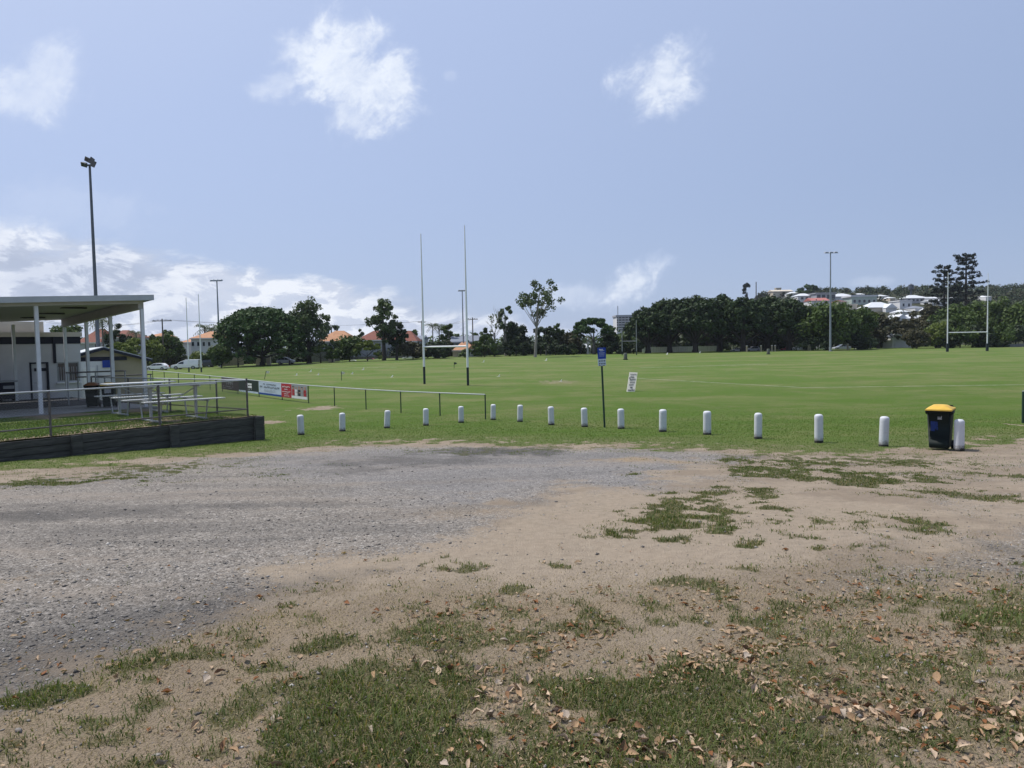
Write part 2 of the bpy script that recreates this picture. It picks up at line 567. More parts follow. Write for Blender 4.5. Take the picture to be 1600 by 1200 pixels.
M['glass'] = glassmat('glass', (0.03, 0.037, 0.045), 0.1)
M['bark_dark'] = mat('bark_dark', (0.045, 0.04, 0.034), 0.95, 0.3, 3, stretch=(3, 3, 0.6), bump=0.5, bscale=8)
M['bark_pale'] = mat('bark_pale', (0.23, 0.21, 0.19), 0.9, 0.25, 2, stretch=(2, 2, 0.5), dirt=(0.16, 0.13, 0.11), dirt_amt=0.7)
M['bark_grey'] = mat('bark_grey', (0.13, 0.12, 0.11), 0.95, 0.3, 2, stretch=(3, 3, 0.6))
M['fence_grey'] = mat('fence_grey', (0.20, 0.20, 0.21), 0.9, 0.18, 3, stretch=(3, 1, 0.4))
M['fence_tan'] = mat('fence_tan', (0.27, 0.24, 0.17), 0.9, 0.18, 3, stretch=(3, 1, 0.4))
M['fence_white'] = mat('fence_white', (0.62, 0.63, 0.63), 0.8, 0.08, 3)
M['car_white'] = mat('car_white', (0.74, 0.75, 0.77), 0.3, 0.03, 1, spec=0.5)
M['car_silver'] = mat('car_silver', (0.42, 0.45, 0.52), 0.3, 0.03, 1, spec=0.5, metal=0.2)
M['car_red'] = mat('car_red', (0.28, 0.03, 0.03), 0.3, 0.05, 1, spec=0.5)
M['car_dark'] = mat('car_dark', (0.03, 0.034, 0.04), 0.3, 0.05, 1, spec=0.5)
M['lens_red'] = mat('lens_red', (0.35, 0.02, 0.02), 0.3, 0.05, 1)
M['lens_clear'] = mat('lens_clear', (0.7, 0.7, 0.7), 0.2, 0.05, 1)
M['line_paint'] = mat('line_paint', (0.42, 0.44, 0.34), 0.9, 0.35, 1.5, dirt=(0.09, 0.13, 0.045), dirt_amt=1.0)
# foliage
M['leaf_fig'] = leafmat('leaf_fig', (0.011, 0.024, 0.008), (0.045, 0.076, 0.022), 0.07, 0.35)
M['leaf_rain'] = leafmat('leaf_rain', (0.016, 0.040, 0.010), (0.056, 0.105, 0.025), 0.10, 0.3)
M['leaf_mid'] = leafmat('leaf_mid', (0.030, 0.055, 0.014), (0.105, 0.152, 0.040), 0.18, 0.4)
M['leaf_lime'] = leafmat('leaf_lime', (0.060, 0.090, 0.018), (0.190, 0.225, 0.055), 0.2, 0.4)
M['leaf_gum'] = leafmat('leaf_gum', (0.032, 0.055, 0.020), (0.105, 0.145, 0.055), 0.15, 0.5)
M['leaf_dark'] = leafmat('leaf_dark', (0.014, 0.024, 0.011), (0.050, 0.074, 0.030), 0.10, 0.5)
M['leaf_brown'] = leafmat('leaf_brown', (0.035, 0.038, 0.020), (0.100, 0.092, 0.048), 0.12, 0.4)
M['leaf_pine'] = leafmat('leaf_pine', (0.008, 0.015, 0.012), (0.026, 0.038, 0.026), 0.04, 0.5)
M['leaf_palm'] = leafmat('leaf_palm', (0.020, 0.036, 0.014), (0.075, 0.098, 0.038), 0.12, 0.5)
M['leaf_hill'] = leafmat('leaf_hill', (0.018, 0.032, 0.014), (0.062, 0.085, 0.036), 0.08, 0.08, alt=(0.075, 0.065, 0.035))
M['grass_green'] = leafmat('grass_green', (0.046, 0.070, 0.018), (0.165, 0.196, 0.066), 0.30, 1.5, alt=(0.27, 0.22, 0.11))
M['grass_field'] = leafmat('grass_field', (0.052, 0.102, 0.014), (0.125, 0.200, 0.036), 0.30, 0.3, alt=(0.19, 0.20, 0.07))
M['grass_dry'] = leafmat('grass_dry', (0.16, 0.125, 0.070), (0.40, 0.33, 0.21), 0.2, 1.5)
M['leaf_litter'] = leafmat('leaf_litter', (0.17, 0.105, 0.06), (0.46, 0.345, 0.235), 0.15, 2.0, alt=(0.20, 0.085, 0.035))

# ------------------------------------------------------------------ what covers the ground where
def gpoly(pts):
    return np.array([at(x, y)[:2] for x, y in pts], float)


def poly_dist(X, Y, P):
    """signed distance to a polygon (positive inside)"""
    d2 = np.full(X.shape, 1e18); inside = np.zeros(X.shape, bool)
    n = len(P)
    for i in range(n):
        (x0, y0), (x1, y1) = P[i], P[(i + 1) % n]
        ex, ey = x1 - x0, y1 - y0
        t = np.clip(((X - x0) * ex + (Y - y0) * ey) / (ex * ex + ey * ey + 1e-12), 0, 1)
        d2 = np.minimum(d2, (X - x0 - t * ex) ** 2 + (Y - y0 - t * ey) ** 2)
        cr = ((y0 > Y) != (y1 > Y)) & (X < ex * (Y - y0) / (ey if abs(ey) > 1e-9 else 1e-9) + x0)
        inside ^= cr
    d = np.sqrt(d2)
    return np.where(inside, d, -d)


# edge of the playing-field grass, from the left of the retaining wall to the right
_edge = [(-500, 775), (0, 738), (150, 726), (300, 712), (420, 706), (560, 694), (700, 692), (850, 697), (1000, 696), (1130, 705), (1260, 708), (1420, 708), (1500, 700), (1600, 688), (2200, 676)]
P_FIELD = np.vstack([gpoly(_edge), [[140, 26], [900, 400], [3000, 3000], [-3000, 3000], [-900, 400], [-60, 25]]])
P_GRAVEL = np.vstack([gpoly([(-700, 790), (0, 758), (150, 742), (290, 717), (430, 705), (560, 697), (700, 695), (850, 698), (1000, 698), (1120, 706), (1190, 714),
                             (1120, 735), (1060, 768), (960, 768), (850, 785), (800, 830), (700, 862), (560, 882), (500, 922), (430, 952), (330, 988), (200, 1032), (100, 1078), (0, 1132), (-300, 1240)])])
P_GRAVEL_R = gpoly([(1180, 918), (1260, 890), (1400, 868), (1520, 838), (1600, 822), (1900, 800), (2100, 900), (1700, 945), (1500, 942), (1330, 948), (1200, 940)])
P_GRAVEL_M = gpoly([(960, 930), (1060, 905), (1180, 915), (1200, 940), (1060, 950), (970, 950)])
P_DARK = gpoly([(-300, 1010), (0, 985), (140, 965), (280, 935), (420, 905), (545, 888), (500, 925), (430, 955), (330, 992), (200, 1036), (100, 1082), (0, 1136), (-300, 1250)])
P_BLUE = gpoly([(285, 722), (430, 710), (560, 700), (700, 698), (850, 702), (1000, 702), (1190, 716), (1060, 772), (900, 765), (800, 800), (640, 800), (520, 770), (380, 738)])
P_SAND = gpoly([(380, 880), (560, 872), (700, 850), (800, 815), (860, 775), (960, 765), (1060, 775), (1200, 775), (1420, 790), (1320, 850), (1180, 890), (1000, 920), (880, 935), (700, 905), (520, 905), (400, 905)])
# clumps of green grass: photo centre, half sizes, strength
CLUMPS = [(1080, 1150, 430, 70, .55), (580, 1120, 250, 85, .6), (1450, 1120, 200, 70, .45), (1350, 1010, 220, 40, .38), (640, 1020, 140, 40, .4), (600, 1150, 200, 80, 1.0), (520, 1190, 150, 45, 1.0), (690, 1095, 90, 45, .7), (1000, 1112, 200, 75, .9), (925, 1072, 75, 36, .9), (1150, 1080, 115, 45, .8),
          (1060, 1185, 240, 50, .85), (850, 1190, 60, 40, .6), (1560, 972, 95, 30, 1.0), (1500, 988, 70, 18, .6), (1400, 1150, 150, 40, .55), (1300, 1185, 160, 40, .7),
          (1240, 1030, 120, 26, .5), (1150, 965, 60, 14, .4), (270, 1025, 60, 13, .95), (110, 1088, 75, 14, 1.0), (300, 1012, 45, 13, .9), (230, 1042, 50, 12, .9), (500, 1012, 40, 11, .7),
          (670, 995, 40, 20, .65), (445, 944, 22, 6, .7), (20, 1192, 30, 16, .7), (170, 1165, 50, 14, .5), (330, 1180, 50, 14, .5), (235, 1065, 16, 6, .6), (790, 1050, 60, 18, .4),
          (1480, 1090, 70, 16, .5), (1560, 1060, 60, 20, .5), (1330, 990, 80, 14, .45), (1590, 1150, 40, 40, .5),
          (1000, 820, 75, 15, 1), (970, 832, 45, 9, 1), (1120, 800, 80, 18, .95), (1200, 790, 60, 14, .8), (1090, 815, 70, 16, .95), (1150, 790, 95, 17, .75), (1180, 773, 62, 10, .85), (1060, 842, 42, 8, .85), (960, 827, 32, 8, .85), (1180, 852, 35, 5, .8),
          (1330, 815, 52, 8, .85), (1410, 812, 62, 12, .9), (1450, 830, 52, 10, .55), (1180, 735, 62, 9, .9), (1290, 743, 115, 13, .95), (1360, 750, 82, 11, .95), (1440, 748, 62, 10, .75),
          (1480, 770, 62, 9, .65), (1560, 780, 52, 8, .7), (1000, 741, 52, 4, .7), (1240, 720, 140, 9, .8), (1400, 722, 120, 9, .7), (60, 754, 90, 7, .85), (180, 744, 70, 6, .8), (250, 730, 70, 6, .7),
          (1350, 735, 270, 32, .42), (1500, 722, 170, 26, .40), (900, 702, 300, 7, .5), (200, 738, 220, 14, .45), (1280, 860, 26, 4, .6), (1380, 772, 40, 5, .6), (1220, 800, 30, 5, .7), (1580, 745, 40, 8, .6)]
PATCHES_BARE = [(500, 638, 55, 5, .8), (420, 660, 35, 5, 1.0), (560, 657, 40, 3, .5), (675, 686, 16, 2.5, 1.0), (870, 597, 45, 6, .6), (740, 642, 60, 3, .4), (1560, 712, 90, 12, .9), (1590, 664, 12, 5, 1.0), (1420, 705, 60, 5, .6), (960, 695, 70, 5, .5), (600, 690, 50, 3, .6)]
STAINS = [(40, 808, 150, 14, .9), (210, 800, 90, 7, .6), (640, 720, 210, 13, .95), (770, 706, 120, 10, 1.3), (850, 708, 50, 9, 1.2), (560, 735, 80, 9, .8), (430, 790, 200, 9, .6), (180, 850, 200, 10, .5), (480, 760, 130, 6, .4), (300, 850, 190, 9, .35), (120, 900, 180, 10, .3), (1580, 860, 70, 25, .7), (1180, 715, 45, 5, .6), (1300, 725, 60, 4, .6),
          (330, 790, 130, 5, .35), (1380, 1035, 120, 20, .4), (740, 1160, 60, 40, .35)]
OCHRE = [(990, 720, 110, 6, .9), (1060, 722, 60, 5, .8), (720, 800, 120, 10, .25)]


def gell(lst):
    out = []
    for (cx, cy, rx, ry, s) in lst:
        c = at(cx, cy)
        r = (at(cx + rx, cy) - c).length
        a, b = at(cx, cy + ry), at(cx, cy - ry)
        out.append((c.x, (a.y + b.y) / 2, r, max(0.06, abs(b.y - a.y) / 2), s))
    return out


CLUMPS = [(a, b, c * (1.28 if b < 900 else 1.18), d * (1.45 if b < 900 else 1.18), e) for a, b, c, d, e in CLUMPS]
E_CLUMP, E_BARE, E_STAIN, E_OCHRE = gell(CLUMPS), gell(PATCHES_BARE), gell(STAINS), gell(OCHRE)


def ell_mask(X, Y, lst, wob, soft=0.45):
    out = np.zeros(X.shape)
    for (cx, cy, rx, ry, s) in lst:
        sel = (np.abs(X - cx) < 1.8 * rx) & (np.abs(Y - cy) < 1.8 * ry)
        if not sel.any():
            continue
        r = np.hypot((X[sel] - cx) / rx, (Y[sel] - cy) / ry)
        k = s * sstep(1.0 - r + wob[sel] * 1.1, -0.05, soft)
        out[sel] = np.maximum(out[sel], k)
    return out


def cover(X, Y):
    """green, gravel, straw, dark, field, ochre, bluish at ground points"""
    X = np.asarray(X, float); Y = np.asarray(Y, float)
    w1 = fbm(X * 1.1, Y * 1.1, 3, 4) - 0.5
    w2 = fbm(X * 5.0, Y * 5.0, 8, 4) - 0.5
    w3 = fbm(X * 0.35, Y * 0.35, 21, 3) - 0.5
    sand = sstep(poly_dist(X, Y, P_SAND) + w1 * 1.4, -0.5, 0.7)
    near = (np.hypot(X, Y) < 70)
    fd = poly_dist(X, Y, P_FIELD)
    field = sstep(fd + w1 * 3.4 + w2 * 1.6, -0.7, 0.7)
    far_scrub = sstep(Y, 150, 172)
    clump = np.zeros(X.shape)
    w5 = fbm(X * 3.2, Y * 3.2, 55, 4) - 0.5
    clump[near] = ell_mask(X[near], Y[near], E_CLUMP, (w1 * 1.5 + w2 * 1.3 + w5 * 1.5)[near], 0.8)
    # lone tufts strewn over the dirt
    tuft = sstep(fbm(X * 2.6, Y * 2.6, 40, 3) + w2 * 0.25, 0.64, 0.74) * 0.55 * sstep(-np.abs(Y - 3.5), -7, -3)
    band = sstep(fd, 5.0, 0.5) * (fd > -3)
    field_g = np.clip(field - band * (0.22 + w2 * 1.7 + w5 * 1.5), 0, 1)
    fuzz = sstep(fbm(X * 4.3, Y * 4.3, 47, 4) + w1 * 0.45 - 0.3 * sand, 0.42, 0.70) * 0.55 * sstep(-Y, -8.0, -4.6)
    offg = 1 - 0.93 * sstep(poly_dist(X, Y, P_GRAVEL) + w1, -0.3, 0.4)
    w6 = fbm(X * 3.4, Y * 3.4, 71, 4) + 0.5 * (fbm(X * 9.0, Y * 9.0, 73, 3) - 0.5)
    clump = clump * (0.22 + 0.78 * sstep(w6 + 0.16 * sstep(-Y, -7, -4.5), 0.33, 0.54))
    green = np.maximum(np.maximum(field_g, clump), np.maximum(tuft, fuzz) * offg)
    bare = np.zeros(X.shape)
    bare[near] = ell_mask(X[near], Y[near], E_BARE, (w1 + w2)[near], 0.7)
    green = green * (1 - 0.85 * bare)
    g = poly_dist(X, Y, P_GRAVEL)
    gravel = sstep(g + w1 * 3.6 + w2 * 2.0, -1.1, 1.7) * (1 - 0.25 * sstep(w3, 0.02, 0.2))
    gr = poly_dist(X, Y, P_GRAVEL_R)
    gravel = np.maximum(gravel, 0.85 * sstep(gr + w1 * 1.6 + w2 * 0.7, -0.5, 0.8))
    gm = poly_dist(X, Y, P_GRAVEL_M)
    gravel = np.maximum(gravel, 0.45 * sstep(gm + w1 * 0.6 + w2 * 0.4, -0.1, 0.4))
    gravel = np.maximum(gravel, 0.27 + (0.75 * w1 + 0.5 * w2) * (Y < 14))
    gravel = gravel * (1 - 0.9 * field) * (1 - 0.55 * sand)
    dk = poly_dist(X, Y, P_DARK)
    dark = 1.0 * sstep(dk + w1 * 1.1 + w2 * 0.6, -0.35, 0.55)
    dark = np.maximum(dark, 0.25 * sstep(gr + w1, 0.0, 0.8))
    # wheel tracks: long soft bands across the gravel
    tr = Y * 1.0 - X * 0.34 + w3 * 1.2
    dark = np.maximum(dark, 0.30 * sstep(np.cos(tr * 1.9) + w1 * 1.2, 0.55, 1.0) * (g > -0.2))
    st = np.zeros(X.shape)
    st[near] = ell_mask(X[near], Y[near], E_STAIN, (w1 + w2)[near], 0.8)
    dark = np.maximum(dark, st)
    straw = 0.62 * sstep(-Y, -8.0, -5.2) + w1 * 0.8 + w2 * 0.5 - 0.35 * sand
    straw = np.clip(straw, 0, 1) * (1 - sstep(g, -0.1, 0.3))
    straw = np.maximum(straw, (0.6 + w1) * sstep(np.abs(fd - 1.0), 3.8, 0.0) * (1 - sstep(g, 0, 0.4)))
    straw = np.maximum(straw, 0.5 * bare)
    och = np.zeros(X.shape)
    och[near] = ell_mask(X[near], Y[near], E_OCHRE, (w1 + w2)[near], 0.8)
    blue = sstep(poly_dist(X, Y, P_BLUE) + w1 * 1.6, -0.4, 1.5)
    field = field * (1 - far_scrub)
    return green, gravel, straw, dark, field, och, blue


def micro(X, Y):
    """small real unevenness of the ground close by"""
    r = np.hypot(X, Y)
    k = 1 - sstep(r, 18, 34)
    return k * ((fbm(X * 1.3, Y * 1.3, 61, 3) - 0.5) * 0.06 + (fbm(X * 7, Y * 7, 67, 3) - 0.5) * 0.022)


def gzm(X, Y):
    return gz(X, Y) + micro(np.asarray(X, float), np.asarray(Y, float))


def build_ground():
    rr = np.concatenate([[0.0, 0.5], np.geomspace(1.0, 60, 440), np.geomspace(61, 700, 100), np.geomspace(760, 7000, 14)])
    front = np.linspace(math.radians(-44), math.radians(44), 560)
    back = np.linspace(math.radians(44), math.radians(316), 70)[1:-1]
    th = np.concatenate([front, back])
    nr, nt = len(rr), len(th)
    Rg, Tg = np.meshgrid(rr, th, indexing='ij')
    X, Y = (Rg * np.sin(Tg)).ravel(), (Rg * np.cos(Tg)).ravel()
    Z = gzm(X, Y)
    V = np.stack([X, Y, Z], 1)
    i, j = np.meshgrid(np.arange(nr - 1), np.arange(nt), indexing='ij')
    a = (i * nt + j).ravel(); b = (i * nt + (j + 1) % nt).ravel()
    F = np.stack([a, a + nt, b + nt, b], 1)[:, ::-1]
    me = np_mesh('ground', V, F, True)
    g, v, s, d, fl, oc, bl = cover(X, Y)
    sa = sstep(poly_dist(X, Y, P_SAND), -0.6, 0.8)
    for nm, ch in (('cover', (g, v, s, d)), ('cover_more', (fl, oc, bl, sa))):
        at_ = me.color_attributes.new(nm, 'FLOAT_COLOR', 'POINT')
        at_.data.foreach_set('color', np.stack(ch, 1).astype(np.float32).ravel())
    return me


def ground_material():
    m = bpy.data.materials.new('ground')
    m.use_nodes = True
    N = NT(m.node_tree)
    b = N.n['Principled BSDF']
    geo = N.node('ShaderNodeNewGeometry')
    P = geo.outputs['Position']
    A = N.node('ShaderNodeAttribute', attribute_name='cover')
    B = N.node('ShaderNodeAttribute', attribute_name='cover_more')
    s1 = N.node('ShaderNodeSeparateColor'); N.l.new(A.outputs['Color'], s1.inputs[0])
    s2 = N.node('ShaderNodeSeparateColor'); N.l.new(B.outputs['Color'], s2.inputs[0])
    green, gravel, straw, dark = s1.outputs[0], s1.outputs[1], s1.outputs[2], A.outputs['Alpha']
    field, ochre, blue = s2.outputs[0], s2.outputs[1], s2.outputs[2]
    flat = N.vmath('MULTIPLY', P, (1, 1, 0.0))
    nA = N.noise(flat, 1.3, 5, 0.6)
    nB = N.noise(flat, 9.0, 5, 0.65)
    nC = N.noise(flat, 45.0, 4, 0.7)
    nD = N.noise(flat, 150.0, 3, 0.7)
    # sandy dirt
    sand = N.ramp(N.math('MULTIPLY_ADD', nB, 0.6, N.math('MULTIPLY', nC, 0.4)), [(0.25, (0.195, 0.160, 0.120)), (0.5, (0.292, 0.246, 0.190)), (0.75, (0.370, 0.316, 0.248))])
    sand = N.mix(N.math('MULTIPLY', N.smooth(nA, 0.4, 0.7), 0.35), sand, (0.32, 0.262, 0.200))
    nE = N.noise(flat, 0.75, 6, 0.65)
    nE = N.math('MULTIPLY', nE, N.smooth(B.outputs['Alpha'], 0.0, 0.9, 1.12, 0.60))
    sand = N.mix(N.math('MULTIPLY', N.smooth(nE, 0.46, 0.62), 0.55), sand, N.mix(nB, (0.150, 0.120, 0.090), (0.235, 0.192, 0.148)))
    # crushed stone: every cell its own grey
    vo = N.voro(flat, 70)
    vo2 = N.voro(flat, 27)
    sc_ = N.node('ShaderNodeSeparateColor'); N.l.new(vo.outputs['Color'], sc_.inputs[0])
    sc2 = N.node('ShaderNodeSeparateColor'); N.l.new(vo2.outputs['Color'], sc2.inputs[0])
    tone = N.math('MULTIPLY_ADD', sc_.outputs[0], 0.65, N.math('MULTIPLY', sc2.outputs[0], 0.35))
    stone = N.ramp(tone, [(0.12, (0.070, 0.066, 0.060)), (0.45, (0.195, 0.182, 0.164)), (0.72, (0.290, 0.272, 0.247)), (0.95, (0.50, 0.475, 0.44))])
    stone_b = N.ramp(tone, [(0.08, (0.085, 0.084, 0.085)), (0.45, (0.188, 0.184, 0.182)), (0.75, (0.268, 0.260, 0.252)), (0.97, (0.43, 0.42, 0.40))])
    stone = N.mix(blue, stone, stone_b)
    lane = N.node('ShaderNodeMapping')
    lane.inputs['Rotation'].default_value = (0, 0, math.radians(-19))
    lane.inputs['Scale'].default_value = (0.16, 0.75, 1)
    N.l.new(flat, lane.inputs['Vector'])
    nL = N.noise(lane.outputs[0], 1.0, 6, 0.62, 0.4)
    dustm = N.math('ADD', N.math('MULTIPLY', N.smooth(nB, 0.42, 0.68), 0.35), N.math('MULTIPLY', N.smooth(nL, 0.46, 0.66), 0.60), clamp=True)
    dust = N.mix(dustm, stone, N.mix(nC, (0.225, 0.196, 0.165), (0.305, 0.268, 0.228)))
    dust = N.mix(N.math('MULTIPLY', N.smooth(nL, 0.48, 0.34), 0.40), dust, (0.105, 0.100, 0.095))
    stone = N.mix(N.math('MULTIPLY', blue, 0.5), dust, stone)
    gm = N.smooth(N.math('ADD', gravel, N.math('ADD', N.math('MULTIPLY_ADD', nC, 0.7, -0.35), N.math('MULTIPLY_ADD', sc_.outputs[1], 0.5, -0.25))), 0.36, 0.62)
    col = N.mix(gm, sand, stone)
    col = N.mix(N.math('MULTIPLY', ochre, N.smooth(nC, 0.35, 0.6)), col, (0.33, 0.235, 0.12))
    dk = N.math('MULTIPLY', dark, N.smooth(nB, 0.25, 0.6, 0.55, 1.0))
    col = N.mix(N.math('MULTIPLY', dk, 0.74), col, N.mix(sc_.outputs[2], (0.040, 0.040, 0.041), (0.115, 0.112, 0.108)))
    # dead straw
    spy = N.node('ShaderNodeSeparateXYZ'); N.l.new(P, spy.inputs[0])
    thatch = N.math('MULTIPLY', N.smooth(spy.outputs[1], 9.0, 5.5), N.math('MULTIPLY', straw, N.smooth(nE, 0.28, 0.58, 0.35, 0.85)))
    col = N.mix(thatch, col, N.mix(nC, (0.105, 0.084, 0.058), (0.215, 0.178, 0.128)))
    fib = N.noise(N.vmath('MULTIPLY', flat, (60, 160, 1)), 1.0, 4, 0.7, 1.2)
    scol = N.ramp(fib, [(0.3, (0.13, 0.10, 0.068)), (0.52, (0.25, 0.20, 0.14)), (0.72, (0.38, 0.315, 0.22))])
    sm = N.smooth(N.math('ADD', straw, N.math('MULTIPLY_ADD', nC, 0.9, -0.45)), 0.35, 0.75)
    col = N.mix(N.math('MULTIPLY', sm, 0.8), col, scol)
    # living turf
    streak = N.noise(N.vmath('MULTIPLY', flat, (0.075, 0.26, 1)), 1.0, 7, 0.68, 0.6)
    streak2 = N.noise(N.vmath('MULTIPLY', flat, (0.22, 0.20, 1)), 1.0, 7, 0.68, 0.3)
    sp = N.node('ShaderNodeSeparateXYZ'); N.l.new(P, sp.inputs[0])
    far = N.smooth(sp.outputs[1], 34, 75)
    lush = N.ramp(N.math('MULTIPLY_ADD', nC, 0.5, N.math('MULTIPLY', nD, 0.5)), [(0.25, (0.034, 0.066, 0.008)), (0.5, (0.070, 0.125, 0.017)), (0.8, (0.118, 0.182, 0.034))])
    worn = N.ramp(N.math('MULTIPLY_ADD', nC, 0.5, N.math('MULTIPLY', nB, 0.5)), [(0.3, (0.105, 0.125, 0.042)), (0.6, (0.175, 0.180, 0.075)), (0.8, (0.24, 0.215, 0.11))])
    yel = N.math('ADD', N.math('MULTIPLY', N.smooth(streak, 0.45, 0.62), N.math('MULTIPLY_ADD', far, 0.55, 0.30)), N.math('MULTIPLY', N.smooth(streak2, 0.47, 0.66), 0.55), clamp=True)
    turf = N.mix(yel, lush, worn)
    turf = N.mix(N.math('MULTIPLY', far, 0.35), turf, (0.122, 0.182, 0.050))
    turf = N.mix(N.math('MULTIPLY', straw, N.smooth(nB, 0.30, 0.62, 0.25, 0.95)), turf, N.mix(nC, (0.085, 0.088, 0.040), (0.205, 0.178, 0.105)))
    clump_soil = N.mix(nC, (0.035, 0.045, 0.016), (0.13, 0.12, 0.06))
    clump_soil = N.mix(N.smooth(sp.outputs[1], 140, 165), clump_soil, N.mix(nA, (0.022, 0.030, 0.014), (0.05, 0.052, 0.026)))
    turf = N.mix(field, clump_soil, turf)
    grm = N.smooth(N.math('ADD', green, N.math('MULTIPLY_ADD', nC, 0.6, -0.3)), 0.30, 0.62)
    col = N.mix(grm, col, turf)
    N.put(b.inputs['Base Color'], N.mix(1.0, col, (0.98, 0.96, 0.94), 'MULTIPLY'))
    b.inputs['Roughness'].default_value = 0.95
    b.inputs['Specular IOR Level'].default_value = 0.12
    h = N.math('ADD', N.math('MULTIPLY', vo.outputs['Distance'], -0.9), N.math('ADD', N.math('MULTIPLY', nC, 0.9), N.math('MULTIPLY', nD, 0.45)))
    bn = N.node('ShaderNodeBump')
    bn.inputs['Strength'].default_value = 0.85
    bn.inputs['Distance'].default_value = 0.016
    N.put(bn.inputs['Height'], h)
    N.put(b.inputs['Normal'], bn.outputs[0])
    return m


M['ground'] = ground_material()
tag(link_mesh('ground', build_ground(), M['ground']), kind='structure')


# ------------------------------------------------------------------ turf blades, stones, fallen leaves
def blades(name, X, Y, Z, H, W, lean, material):
    """grass blades: two narrow bent faces each"""
    n = len(X)
    a = RNG.uniform(0, 2 * math.pi, n)
    la = RNG.uniform(0, 2 * math.pi, n)
    L = H * lean * RNG.uniform(0.3, 1.3, n)
    dx, dy = np.cos(a) * W / 2, np.sin(a) * W / 2
    lx, ly = np.cos(la) * L, np.sin(la) * L
    v = np.empty((n, 5, 3), np.float32)
    v[:, 0] = np.stack([X - dx, Y - dy, Z - 0.005], 1)
    v[:, 1] = np.stack([X + dx, Y + dy, Z - 0.005], 1)
    v[:, 2] = np.stack([X + dx * .8 + lx * .35, Y + dy * .8 + ly * .35, Z + H * .6], 1)
    v[:, 3] = np.stack([X - dx * .8 + lx * .35, Y - dy * .8 + ly * .35, Z + H * .6], 1)
    v[:, 4] = np.stack([X + lx, Y + ly, Z + H * (1 - 0.25 * np.minimum(1, lean))], 1)
    o = (np.arange(n) * 5)[:, None]
    q = o + np.array([[0, 1, 2]]); q2 = o + np.array([[0, 2, 3]]); q3 = o + np.array([[3, 2, 4]])
    F = np.concatenate([q, q2, q3], 0)
    ob = link_mesh(name, np_mesh(name, v.reshape(-1, 3), F), material)
    return tag(ob, kind='stuff')


def fan(n, r0, r1, half=0.64):
    """points in front of the photographer, spread evenly in distance"""
    r = RNG.uniform(r0, r1, n); t = RNG.uniform(-half, half, n)
    return r * np.sin(t), r * np.cos(t)


WALL_L, WALL_R = at(0, 722), at(410, 687)
WU = (WALL_R - WALL_L); WU.z = 0; WU.normalize()
TERR_Z = 0.86


def off_terrace(X, Y):
    nx, ny = -WU.y, WU.x
    s = (X - WALL_R.x) * nx + (Y - WALL_R.y) * ny
    u = (X - WALL_R.x) * WU.x + (Y - WALL_R.y) * WU.y
    return ~((s > -0.1) & (u < 0.1) & (s < 60))


# green clumps close by
X, Y = fan(520000, 2.6, 16.5)
g, v, s, d, fl, oc, bl = cover(X, Y)
keep = RNG.uniform(0, 1, len(X)) < np.where(fl > 0.5, 0.5, g ** 1.3 * 0.62)
X, Y, g, fl = X[keep], Y[keep], g[keep], fl[keep]
r = np.hypot(X, Y)
H = RNG.uniform(0.018, 0.072, len(X)) * (0.45 + 0.55 * g) * np.where(r < 9, 1.0, 0.6)
blades('grass_clumps', X, Y, gzm(X, Y), H, RNG.uniform(0.0035, 0.008, len(X)) * (0.6 + r / 10), 1.0, M['grass_green'])
# dead, flattened grass
X, Y = fan(330000, 2.6, 13)
g, v, s, d, fl, oc, bl = cover(X, Y)
keep = RNG.uniform(0, 1, len(X)) < np.clip(s * 0.75 + g * 0.42, 0, 1) * (1 - v * 0.7)
X, Y = X[keep], Y[keep]
blades('dry_grass', X, Y, gzm(X, Y), RNG.uniform(0.006, 0.024, len(X)), RNG.uniform(0.0025, 0.005, len(X)) * (0.6 + np.hypot(X, Y) / 10), 2.2, M['grass_dry'])
# short turf around the bollards and beyond
X, Y = fan(330000, 14, 48, 0.68)
g, v, s, d, fl, oc, bl = cover(X, Y)
keep = (RNG.uniform(0, 1, len(X)) < g * 0.8 * (1 - sstep(np.hypot(X, Y), 26, 47))) & off_terrace(X, Y)
X, Y = X[keep], Y[keep]
r = np.hypot(X, Y)
blades('field_turf', X, Y, gzm(X, Y), RNG.uniform(0.012, 0.038, len(X)) * (1 - 0.6 * sstep(r, 24, 46)), RNG.uniform(0.008, 0.015, len(X)) * r / 22, 1.0, M['grass_field'])


def stones(name, X, Y, size, material):
    n = len(X)
    base = np.array([[1, 0, 0], [0, 1, 0], [-1, 0, 0], [0, -1, 0], [0, 0, 1], [0, 0, -1]], float)
    V = base[None] * (RNG.uniform(0.55, 1.25, (n, 6, 1)))
    V = V + RNG.uniform(-0.3, 0.3, (n, 6, 3))
    V *= (size[:, None, None] * np.stack([RNG.uniform(0.7, 1.3, n), RNG.uniform(0.7, 1.3, n), RNG.uniform(0.45, 0.8, n)], 1)[:, None, :])
    a = RNG.uniform(0, 6.28, n); c, s_ = np.cos(a)[:, None], np.sin(a)[:, None]
    x = V[..., 0] * c - V[..., 1] * s_; y = V[..., 0] * s_ + V[..., 1] * c
    Z = gzm(X, Y) + size * 0.15
    V = np.stack([x + X[:, None], y + Y[:, None], V[..., 2] + Z[:, None]], -1)
    f = np.array([[0, 1, 4], [1, 2, 4], [2, 3, 4], [3, 0, 4], [1, 0, 5], [2, 1, 5], [3, 2, 5], [0, 3, 5]])
    F = (np.arange(n) * 6)[:, None, None] + f[None]
    return tag(link_mesh(name, np_mesh(name, V.reshape(-1, 3), F.reshape(-1, 3)), material), kind='stuff')


